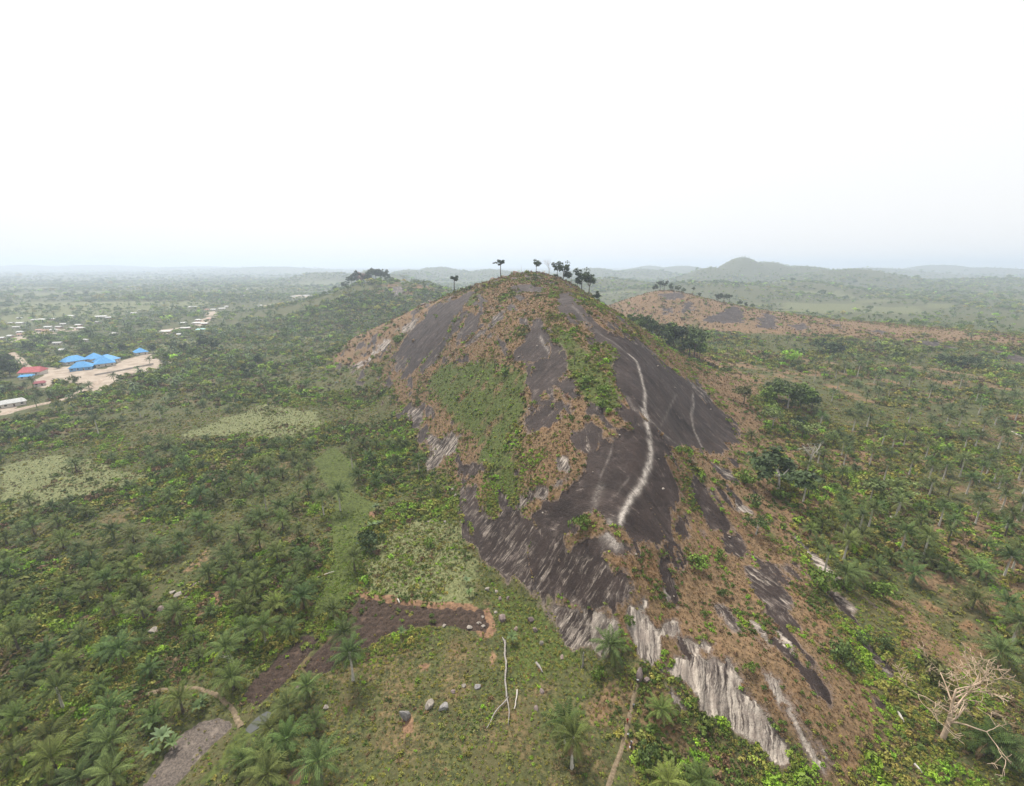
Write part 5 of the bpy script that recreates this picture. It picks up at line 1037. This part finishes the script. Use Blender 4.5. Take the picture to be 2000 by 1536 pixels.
BO = [(334, 1160, 15, 14, 'pale', 'pale boulder left of three beside the left grove'), (350, 1163, 18, 15, 'pale', 'biggest pale boulder, middle of three beside the left grove'), (362, 1172, 15, 15, 'mauve', 'mauve boulder right of three beside the left grove'), (314, 1192, 16, 18, 'mauve', 'brownish boulder half hidden by a palm below the three boulders'), (380, 1142, 16, 10, 'mauve', 'dull boulder in the weeds above the three boulders'), (301, 1232, 24, 12, 'pale', 'low whitish rock on the ground left of a palm stem'),
 (794, 1402, 17, 36, 'grey', 'tall upright grey rock standing in the scrub'), (838, 1380, 24, 15, 'pale', 'broad cream boulder right of the upright grey rock'), (867, 1384, 20, 24, 'grey', 'large pale grey boulder beside the broad cream one'), (905, 1340, 11, 12, 'pale', 'small cream boulder above the grey pair'), (933, 1342, 13, 13, 'grey', 'small grey boulder right of the small cream one'), (886, 1352, 13, 11, 'mauve', 'tan boulder between the cream ones and the grey pair'), (636, 1384, 11, 16, 'pale', 'narrow pinkish rock on the slope below the pond side'), (583, 1345, 12, 16, 'brown', 'brown earth-coloured rock beside the moss strip'),
 (981, 1212, 20, 28, 'mauve', 'big banded boulder at the right tip of the tilled plot'), (969, 1198, 8, 12, 'pale', 'small stone leaning on the big banded boulder'), (953, 1152, 12, 12, 'pale', 'white boulder in the weedy gully, highest of the group'), (970, 1156, 10, 9, 'pale', 'cream stone right of the white gully boulder'), (977, 1170, 10, 11, 'mauve', 'pinkish stone below the cream gully stone'), (992, 1168, 9, 9, 'mauve', 'small brown stone right of the pinkish gully stone'), (1036, 1214, 15, 26, 'mauve', 'long ragged boulder in the weeds below the striped slab'), (1045, 1232, 12, 20, 'mauve', 'lower end boulder of the ragged line in the weeds'), (1008, 1230, 11, 18, 'brown', 'brown boulder left of the ragged boulder line'), (1057, 1260, 10, 14, 'pale', 'pale upright stone lowest in the weedy gully'), (1098, 1285, 10, 8, 'brown', 'small brown stone at the right edge of the weedy gully'),
 (1250, 1322, 18, 26, 'mauve', 'standing rock at the top of the trail'), (1262, 1330, 14, 18, 'mauve', 'second rock leaning beside the trail top'), (918, 1226, 12, 8, 'pale', 'pale stone pile on the tilled plot, left one'), (935, 1218, 12, 8, 'pale', 'pale stone pile on the tilled plot, upper one'), (943, 1224, 10, 8, 'pale', 'pale stone pile on the tilled plot, right one'), (943, 1206, 8, 6, 'pale', 'small pale stone near the upper right of the tilled plot'), (868, 1222, 10, 6, 'pale', 'pale stones at the lower edge of the tilled plot'), (1059, 1352, 14, 12, 'mauve', 'flat mauve rock in the scrub left of the tall palm'), (1047, 1385, 12, 10, 'mauve', 'flat rock in the scrub beside the broken stick'),
 (1743, 1012, 14, 10, 'pale', 'pale rock lying on the right slope below the feathery tree'), (1500, 790, 6, 5, 'pale', 'small pale stone in the right thicket'), (835, 1022, 8, 7, 'pale', 'small white stone in the scrub above the crop field'), (870, 1020, 8, 7, 'pale', 'second small white stone right of the first above the crop field'), (890, 970, 10, 16, 'pale', 'white broken rock at the top of the lower left slab'), (885, 955, 9, 12, 'pale', 'upper white broken rock by the lower left slab'), (1604, 818, 8, 6, 'mauve', 'pinkish rock in the field right of the airy tree'), (570, 757, 7, 6, 'pale', 'pale round rock in the scrub at the left hill foot, left one'), (588, 758, 7, 6, 'pale', 'pale round rock in the scrub at the left hill foot, middle one'), (625, 760, 6, 5, 'pale', 'small rock in the scrub at the left hill foot, right one'), (658, 624 + 125, 6, 6, 'grey', 'small grey rock by a palm at the left hill foot')]
for i, (px, py, w, h, k, lab) in enumerate(BO): boulder(gpos(px, py), w, h * (1.9 if 'upright' in lab or 'standing' in lab else 1), k, lab, i)
for i, (px, w, h, k, lab) in enumerate([(1008, 17, 13, 'brown', 'big rounded brown boulder on the crest left of the summit'), (962, 12, 9, 'brown', 'dark rounded boulder on the crest below the umbrella tree'), (985, 9, 5, 'brown', 'low dark boulder beside the umbrella tree'), (840, 10, 8, 'mauve', 'rough boulder on the left crest above the dark slab'), (828, 12, 7, 'mauve', 'lower rough boulder on the left crest above the dark slab')]):
    boulder(crest(px, 400, 560), w, h, k, lab, i + 60)
ST = [(1013,697),(1046,678),(1049,676),(1090,714),(1033,798),(1040,805),(1028,803),(1228,703),(1150,596),(1121,597),(1145,632),(1200,688),(1206,700),(1290,755),(1318,757),(1270,766),(1285,715),(1162,912),(1158,922),(1154,964),(1210,850),(1280,886),(1287,897),(1292,905),(1295,955),(1230,930),(1172,1008),(1367,972),(1425,1049),(1437,1068),(1243,1083),(1290,835),(1388,800),(1340,748),(1285,695),(1062,1012),(1060,1002),(1070,1160),(1316,1165),(1175,985),(1256,1108),(1080,912)]
for i, (px, py) in enumerate(sorted(ST[::2], key=lambda q: q[1])): boulder(gpos(px, py), 3.6 + (i * 37 % 10) * .3, 2.6, 'pale', 'small pale loose stone on the bare rock, %s counting down from the summit' % ORD[i], i, 'loose_stone', 'loose stones on the rock', STS)
# ------------------------------------------------------------------ fallen trunks
def log(name, lines, rad, label, lift=.7, mat=M_LOG):
    root = None
    for k, (L, r0, r1) in enumerate(lines):
        q = smooth_line(wline(L, 8), .9); q = q + np.stack([fbm(np.arange(len(q)) * .21, np.full(len(q), 7.3 + k), 3, 3) - .5, np.zeros(len(q))], 1) * 1.6; z = hfun(q[:, 0], q[:, 1]) + lift * (1 if k == 0 else .8); o0 = np.array([q[0, 0], q[0, 1], z[0]]) if root is None else base
        if root is None: base = o0; root = thing(name, tuple(o0))
        V, F = tube(np.stack([q[:, 0], q[:, 1], z], 1) - base, np.linspace(r0, r1, len(q)) * (1 + .15 * np.sin(np.arange(len(q)) * 1.7)), 7); part('trunk' if k == 0 else 'branch', pymesh('trunk', V, F, mat, True), root)
    return tag(root, label, 'log')
log('fallen_tree', [([(984, 1256), (986, 1300), (988, 1340), (989, 1368)], .34, .24), ([(989, 1366), (975, 1388), (962, 1408), (950, 1427)], .22, .10), ([(989, 1366), (994, 1385), (997, 1398), (994, 1420)], .2, .09), ([(984, 1256), (981, 1248)], .3, .12)], 0, 'long grey fallen tree trunk forking at its lower end', .9)
log('fallen_log', [([(606, 1136), (628, 1127), (651, 1119)], .26, .16), ([(606, 1136), (596, 1143)], .24, .12)], 0, 'thin pale fallen trunk lying across the mossy gully', .6, M_GREY_BARK)
log('fallen_log', [([(1045, 1297), (1055, 1308), (1058, 1316)], .4, .25)], 0, 'short grey log in the weeds right of the fallen tree', .5)
log('fallen_log', [([(1008, 1350), (1006, 1370), (1004, 1388)], .22, .14)], 0, 'thin white broken stick right of the fallen tree fork', .5, M_GREY_BARK)
log('fallen_log', [([(1782, 1494), (1790, 1504), (1798, 1512)], .3, .18)], 0, 'short pale log in the grass near the bottom right', .4, M_GREY_BARK)
log('fallen_log', [([(1750, 1392), (1757, 1405), (1764, 1415)], .34, .2)], 0, 'pale log pointing at the dead tree from the left', .4, M_GREY_BARK)
log('fallen_log', [([(775, 1172), (779, 1180)], .3, .2)], 0, 'small pale log on the upper bank of the tilled plot', .4, M_GREY_BARK)
log('fallen_log', [([(1975, 845), (1985, 850), (1998, 858)], .4, .25)], 0, 'pale fallen trunk at the right edge of the palm field', .5, M_GREY_BARK)
log('fallen_log', [([(1773, 767), (1785, 769), (1801, 773)], .4, .25)], 0, 'pale fallen trunk in the middle of the palm field', .5, M_GREY_BARK)
# ------------------------------------------------------------------ buildings
def roof_material(name, col, wear=.25):
    m, t, b = newmat(name); N = NB(t); co = N.node('ShaderNodeTexCoord').outputs['Object']; n = N.noise(co, .35, 4); w = N.node('ShaderNodeTexWave', bands_direction='X'); N.put(w.inputs[0], co); w.inputs['Scale'].default_value = 2.0
    c = N.mix(N.ramp(.35, .75, n), col, tuple(q * (1 - wear) for q in col)); N.put(b.inputs['Base Color'], c); b.inputs['Roughness'].default_value = .45
    bp = N.node('ShaderNodeBump'); bp.inputs['Distance'].default_value = .06; N.put(bp.inputs['Height'], w.outputs[1]); N.put(b.inputs['Normal'], bp.outputs[0]); return m
M_ROOF = {'blue': roof_material('blue_metal_roof', (.075, .31, .62), .15), 'red': roof_material('red_metal_roof', (.45, .10, .11)), 'maroon': roof_material('maroon_metal_roof', (.30, .085, .095)), 'white': roof_material('white_metal_roof', (.50, .50, .485), .2), 'zinc': roof_material('zinc_roof', (.42, .41, .39)), 'rust': roof_material('rusty_roof', (.36, .20, .14)), 'teal': roof_material('teal_roof', (.30, .52, .50))}
M_WALL = {'cream': plain('cream_wall', (.62, .57, .50), .9, .12), 'blue': plain('blue_wall', (.16, .34, .58), .9, .12), 'mud': plain('mud_wall', (.36, .22, .15), .95, .2), 'block': plain('block_wall', (.40, .37, .34), .95, .15)}
M_WIN = plain('dark_opening', (.025, .028, .032), .4, .2); M_DOOR = plain('brown_door', (.12, .07, .045), .7, .2)
def box(x0, x1, y0, y1, z0, z1):
    V = [(x, y, z) for z in (z0, z1) for y in (y0, y1) for x in (x0, x1)]; return V, [(0, 2, 3, 1), (4, 5, 7, 6), (0, 1, 5, 4), (1, 3, 7, 5), (3, 2, 6, 7), (2, 0, 4, 6)]
def hip_roof(L, D, z0, h, ov, hip, th=.25):
    a, b = L / 2 + ov, D / 2 + ov; r = a - b * hip if hip else a; r = max(r, .1)
    V = [(-a, -b, z0), (a, -b, z0), (a, b, z0), (-a, b, z0), (-r, 0, z0 + h), (r, 0, z0 + h), (-a, -b, z0 - th), (a, -b, z0 - th), (a, b, z0 - th), (-a, b, z0 - th)]
    return V, [(0, 1, 5, 4), (1, 2, 5, 5), (2, 3, 4, 5), (3, 0, 4, 4), (0, 6, 7, 1), (1, 7, 8, 2), (2, 8, 9, 3), (3, 9, 6, 0), (6, 9, 8, 7)]
def building(name, p0, p1, depth, wall_h, roof_h, roof, wall, label, hip=.9, cat='building', group=None, nwin=None, sunk=.6, len_m=None, ang=None):
    (x0, y0, z0), (x1, y1, z1) = gpos(*p0), gpos(*p1); L = math.hypot(x1 - x0, y1 - y0); a = math.atan2(y1 - y0, x1 - x0); cx, cy_ = (x0 + x1) / 2, (y0 + y1) / 2
    if len_m: L = len_m
    if ang is not None: a = ang
    cx += -math.sin(a) * depth / 2; cy_ += math.cos(a) * depth / 2; cz = float(max(hfun(np.array([cx, x0, x1]), np.array([cy_, y0, y1])))); o = thing(name, (cx, cy_, cz), a)
    part('wall', pymesh('wall', *box(-L / 2, L / 2, -depth / 2, depth / 2, -sunk - 1.5, wall_h), M_WALL[wall]), o)
    rf = part('roof', pymesh('roof', *hip_roof(L, depth, wall_h + .15, roof_h, .9, hip), M_ROOF[roof]), o)
    n = nwin if nwin is not None else max(2, int(L / 4.5)); wm = pymesh('window', *box(-.75, .75, -.06, .06, -.6, .6), M_WIN); dm = pymesh('door', *box(-.55, .55, -.06, .06, -1.05, 1.05), M_DOOR)
    for s in (-1, 1):
        for k in range(n):
            xx = -L / 2 + L * (k + .5) / n
            if s == -1 and k == n // 2: part('door', dm, o, (xx, s * (depth / 2 + .04), 1.05))
            else: part('window', wm, o, (xx, s * (depth / 2 + .04), 1.7))
    if L > 16:
        pm = pymesh('post', *box(-.12, .12, -.12, .12, -.6, wall_h + .1), M_WALL['cream'])
        for k in range(int(L / 5) + 1): part('post', pm, o, (-L / 2 + .3 + (L - .6) * k / int(L / 5), -depth / 2 - .75, 0))
    return tag(o, label, cat, group)
G = 'blue-roofed compound buildings'
building('school_building', (130, 714), (174, 707), 15, 3.4, 5.6, 'blue', 'cream', 'blue-roofed building with cream walls, rear left of the compound', group=G)
building('school_building', (136, 727), (180, 722), 15, 3.4, 5.6, 'blue', 'blue', 'blue-roofed building with blue walls, front left of the compound', group=G)
building('school_building', (179, 708), (207, 704), 15, 3.6, 6.2, 'blue', 'cream', 'tall blue-roofed building at the back of the compound, adjoining two others', group=G)
building('school_building', (210, 712), (236, 707), 16, 3.6, 6.4, 'blue', 'cream', 'blue-roofed wing at the right end of the joined compound block', group=G)
building('school_building', (188, 719), (226, 714), 15, 3.4, 5.6, 'blue', 'cream', 'blue-roofed building in front of the joined compound block', group=G)
building('house', (267, 695), (290, 692), 14, 3.2, 5.2, 'blue', 'cream', 'lone blue-roofed house standing apart at the far right of the yard', group=G)
building('hall', (38, 738), (78, 733), 16, 3.6, 4.6, 'red', 'cream', 'long red-roofed hall at the left of the yard', hip=.25)
building('house', (38, 743), (62, 740), 7, 2.6, 1.6, 'blue', 'cream', 'small blue-roofed house in front of the red-roofed hall', hip=.3)
building('house', (67, 756), (88, 753), 7, 2.6, 1.8, 'maroon', 'cream', 'small maroon-roofed house at the front edge of the yard', hip=.3)
building('hall', (4, 798), (52, 790), 10, 3.0, 2.4, 'white', 'cream', 'long white-roofed building at the left edge beside the dirt road', hip=.3)
VH = [(8,635,9,'zinc'),(18,634,8,'zinc'),(37,634,11,'white'),(31,642,9,'zinc'),(38,652,7,'white'),(18,660,6,'white'),(2,664,6,'white'),(36,624,5,'white'),(68,628,8,'white'),(79,627,12,'white'),(96,626,12,'white'),(134,620,10,'white'),(124,636,8,'zinc'),(113,642,9,'zinc'),(93,642,9,'white'),(103,648,9,'white'),(76,648,8,'rust'),(88,649,8,'rust'),(152,638,8,'white'),(155,644,9,'white'),(138,644,6,'zinc'),(196,621,14,'white'),(212,623,6,'white'),(228,617,6,'zinc'),(111,674,10,'zinc'),(121,688,5,'white'),(220,655,7,'zinc'),(165,668,6,'zinc'),(190,632,7,'zinc'),(40,657,8,'rust'),
  (376,602,10,'white'),(416,607,8,'white'),(434,605,8,'white'),(442,601,4,'white'),(386,628,7,'white'),(383,634,12,'white'),(399,635,8,'white'),(410,626,8,'rust'),(357,634,8,'white'),(323,651,13,'white'),(350,657,5,'white'),(362,644,12,'zinc'),(392,647,12,'teal'),(260,614,9,'zinc'),(274,609,6,'zinc'),(417,575,6,'white'),(428,576,3,'white'),(454,576,5,'white'),(486,567,7,'white'),(495,566,6,'white'),(475,579,9,'zinc'),(403,607,6,'rust'),
  (508,599,7,'white'),(535,598,9,'white'),(572,581,10,'zinc'),(598,579,9,'white'),(610,580,6,'white'),(1000,0,0,0)]
def village():
    bk = {}
    for i, (px, py, w, rf) in enumerate(VH):
        if not w: continue
        g = np.random.default_rng(800 + i); x, y, z = gpos(px, py); dep = y * cP - (z - CAMZ) * sP; L = max(6, w * dep / FPX * 1.25)
        cl = 'far houses at the foot of the wooded knoll' if px > 470 and py < 606 else 'houses along the track right of the wood' if px > 300 else 'houses around the open grassland' if px > 125 or py < 630 else 'houses of the left village'
        o = building('village_house', (px - 1, py), (px + 1, py), max(5.5, L * .5), 2.6, 1.7, rf, 'mud' if g.random() < .5 else 'cream', 'x', hip=.0 if g.random() < .6 else .7, cat='house', group=cl, nwin=2, len_m=L, ang=g.uniform(-.15, .6)); bk.setdefault((cl, rf), []).append((px, o))
    for (cl, rf), L in bk.items():
        L.sort(key=lambda q: q[0])
        for k, (px, o) in enumerate(L):
            o['label'] = ('%s-roofed house, %s from left among those in the %s' % ({'zinc': 'dull zinc', 'white': 'white', 'rust': 'rusty', 'teal': 'teal'}[rf], ORD[k], cl.replace('houses around the', '').replace('houses of the', '').replace('houses along the', '').replace('far houses at the', '').strip()) if len(L) > 1 else 'only %s-roofed house among the %s' % ({'zinc': 'dull zinc', 'white': 'white', 'rust': 'rusty', 'teal': 'teal'}[rf], cl))
village()
def low_wall(line, h, label):
    q = wline(line, 10); root = thing('compound_wall', (*map(float, q[0]), float(hfun(q[:1, 0], q[:1, 1])[0])))
    for a, b in zip(q[:-1], q[1:]):
        L = float(np.hypot(*(b - a))); m = (a + b) / 2; part('wall_panel', pymesh('wall_panel', *box(-L / 2, L / 2, -.15, .15, -1.2, h), M_WALL['block']), root, (m[0] - q[0, 0], m[1] - q[0, 1], float(hfun(m[:1], m[1:])[0]) - root.location.z), (0, 0, math.atan2(*(b - a)[::-1])))
    tag(root, label, 'wall')
low_wall([(185, 734), (220, 728), (260, 720), (300, 712)], 1.6, 'low unfinished grey block wall in front of the blue roofs')
low_wall([(235, 738), (280, 732), (325, 722)], 1.4, 'low grey block wall along the lower right edge of the yard')
low_wall([(310, 703), (322, 708), (331, 714)], 1.6, 'short grey block wall closing the right end of the yard')
# ------------------------------------------------------------------ people on the trail and a motorcycle
M_SKIN = plain('skin', (.10, .055, .035), .6, .15); M_HAIR = plain('hair', (.012, .010, .009), .7, .1)
def cloth(name, c): return plain(name, c, .85, .12, 8)
def skinned(name, verts, edges, radii, mat, parent):
    me = bpy.data.meshes.new(name); me.from_pydata(verts, edges, []); o = bpy.data.objects.new(name, me); COL.objects.link(o); o.parent = parent
    md = o.modifiers.new('skin', 'SKIN'); md.use_smooth_shade = True
    for v, r in zip(me.skin_vertices[0].data, radii): v.radius = (r, r) if not hasattr(r, '__len__') else r
    me.skin_vertices[0].data[0].use_root = True; sb = o.modifiers.new('sub', 'SUBSURF'); sb.levels = 1; sb.render_levels = 1; me.materials.append(mat); return o
def person(px, py, heading, shirt, pants, label, stride=.18):
    x, y, z = gpos(px, py); z = float(hfun(np.array([x]), np.array([y]))[0]) + .1; o = thing('person', (x, y, z), heading)
    s = stride; V = [(0, 0, .95), (0, 0, 1.15), (0, .01, 1.38), (0, .02, 1.50), (0, .04, 1.60), (0, .05, 1.70), (.19, 0, 1.40), (.25, -.03, 1.14), (.24, .10, .92), (.24, .15, .84), (-.19, 0, 1.40), (-.25, .05, 1.14), (-.24, .16, .95), (-.24, .20, .87),
        (.10, 0, .88), (.11, s * .6, .50), (.11, s * .3, .09), (.11, s * .3 + .16, .04), (-.10, 0, .88), (-.11, -s * .3, .50), (-.11, -s, .10), (-.11, -s + .16, .04)]
    E = [(0, 1), (1, 2), (2, 3), (3, 4), (4, 5), (2, 6), (6, 7), (7, 8), (8, 9), (2, 10), (10, 11), (11, 12), (12, 13), (0, 14), (14, 15), (15, 16), (16, 17), (0, 18), (18, 19), (19, 20), (20, 21)]
    Rr = [.14, .13, .15, .058, .095, .085, .07, .05, .04, .038, .07, .05, .04, .038, .09, .062, .045, .04, .09, .062, .045, .04]
    skinned('body', V, E, Rr, M_SKIN, o)
    skinned('shirt', [V[0], V[1], V[2], (0, .01, 1.45), V[6], V[7], V[10], V[11]], [(0, 1), (1, 2), (2, 3), (2, 4), (4, 5), (2, 6), (6, 7)], [.165, .155, .175, .08, .09, .07, .09, .07], shirt, o)
    skinned('trousers', [(0, 0, .98), V[14], V[15], (V[16][0], V[16][1], .14), V[18], V[19], (V[20][0], V[20][1], .15)], [(0, 1), (1, 2), (2, 3), (0, 4), (4, 5), (5, 6)], [.15, .115, .085, .07, .115, .085, .07], pants, o)
    skinned('hair', [(0, .03, 1.66), (0, .02, 1.76)], [(0, 1)], [.10, .075], M_HAIR, o); return tag(o, label, 'person', 'people walking the trail')
white, dark, red, greyc, denim = cloth('white_cloth', (.75, .75, .73)), cloth('black_cloth', (.02, .02, .025)), cloth('red_cloth', (.52, .045, .06)), cloth('grey_cloth', (.35, .36, .40)), cloth('navy_cloth', (.04, .05, .09))
person(1226, 1442, .4, white, dark, 'person in white top and dark trousers beside the motorcycle')
person(1225, 1413, .1, red, red, 'person dressed in red walking up the trail')
person(1237, 1384, .0, greyc, denim, 'person in a pale grey top further up the trail')
person(1245, 1336, .0, white, dark, 'person in white at the foot of the standing rock')
def motorcycle(px, py):
    x, y, z = gpos(px, py); o = thing('motorcycle', (x, y, z + .05), 1.1); M_BLK = plain('black_rubber', (.015, .015, .016), .7, .1); M_MET = plain('pale_metal', (.55, .54, .58), .35, .1); M_PNT = plain('dark_paint', (.03, .03, .045), .3, .1)
    def ring_mesh(nm, r, t, mat):
        V, F = [], []
        for i in range(20):
            a = i * 6.2832 / 20
            for j in range(6): b = j * 6.2832 / 6; rr_ = r + t * math.cos(b); V.append((rr_ * math.cos(a), t * math.sin(b), rr_ * math.sin(a)))
        for i in range(20):
            for j in range(6): F.append((i * 6 + j, ((i + 1) % 20) * 6 + j, ((i + 1) % 20) * 6 + (j + 1) % 6, i * 6 + (j + 1) % 6))
        return pymesh(nm, V, F, mat, True)
    for xx in (-.68, .68):
        w = part('wheel', ring_mesh('wheel', .16, .03, M_MET), o, (xx, 0, .32)); part('tyre', ring_mesh('tyre', .27, .055, M_BLK), w); part('rim', ring_mesh('rim', .21, .018, M_MET), w)
    part('frame', pymesh('frame', *join([tube([(-.68, 0, .32), (-.2, 0, .45), (.25, 0, .5), (.55, 0, .75)], [.05] * 4, 6), tube([(.68, 0, .32), (.6, 0, .62), (.5, 0, .98)], [.035] * 3, 6), tube([(-.2, 0, .42), (.1, 0, .28), (.3, 0, .5)], [.11, .15, .1], 6)]), M_PNT, True), o)
    part('fuel_tank', pymesh('fuel_tank', *tube([(.0, 0, .78), (.12, 0, .83), (.3, 0, .84), (.45, 0, .8)], [.08, .17, .18, .08], 8), M_PNT, True), o); part('seat', pymesh('seat', *tube([(-.72, 0, .82), (-.5, 0, .8), (-.2, 0, .76), (.02, 0, .78)], [.08, .15, .16, .1], 8), M_BLK, True), o)
    part('handlebar', pymesh('handlebar', *tube([(.38, -.4, 1.02), (.48, -.2, 1.03), (.5, 0, 1.0), (.48, .2, 1.03), (.38, .4, 1.02)], [.03] * 5, 6), M_MET, True), o); part('headlight', pymesh('headlight', *tube([(.52, 0, .88), (.6, 0, .88), (.68, 0, .88)], [.05, .1, .11], 8), M_MET, True), o)
    part('mudguard', pymesh('mudguard', *tube([(-1.02, 0, .5), (-.85, 0, .68), (-.6, 0, .72), (-.4, 0, .66)], [.04, .09, .1, .07], 6), M_MET, True), o); part('exhaust', pymesh('exhaust', *tube([(.1, .16, .25), (-.3, .18, .28), (-.8, .2, .36)], [.035, .05, .065], 6), M_MET, True), o)
    return tag(o, 'parked motorcycle on bare soil beside the trail', 'motorcycle')
motorcycle(1232, 1458)
# ------------------------------------------------------------------ dry-season haze: the air itself
def build_haze():
    bm = bmesh.new(); bmesh.ops.create_cube(bm, size=1)
    for v in bm.verts: v.co = Vector((v.co.x * 72000, v.co.y * 72000, -9 + (v.co.z + .5) * 229))
    me = bpy.data.meshes.new('haze'); bm.to_mesh(me); bm.free()
    m = bpy.data.materials.new('haze'); m.use_nodes = True; t = m.node_tree; t.nodes.clear()
    o = t.nodes.new('ShaderNodeOutputMaterial'); v = t.nodes.new('ShaderNodeVolumePrincipled')
    v.inputs['Density'].default_value = HAZE; v.inputs['Color'].default_value = (.70, .80, .95, 1); v.inputs['Anisotropy'].default_value = .3
    v.inputs['Density Attribute'].default_value = ''
    t.links.new(v.outputs[0], o.inputs['Volume'])
    ob = link('haze', me, m); ob['kind'] = 'stuff'; ob['label'] = 'pale dry-season haze over the whole valley'
HAZE = 0.00020
build_haze()
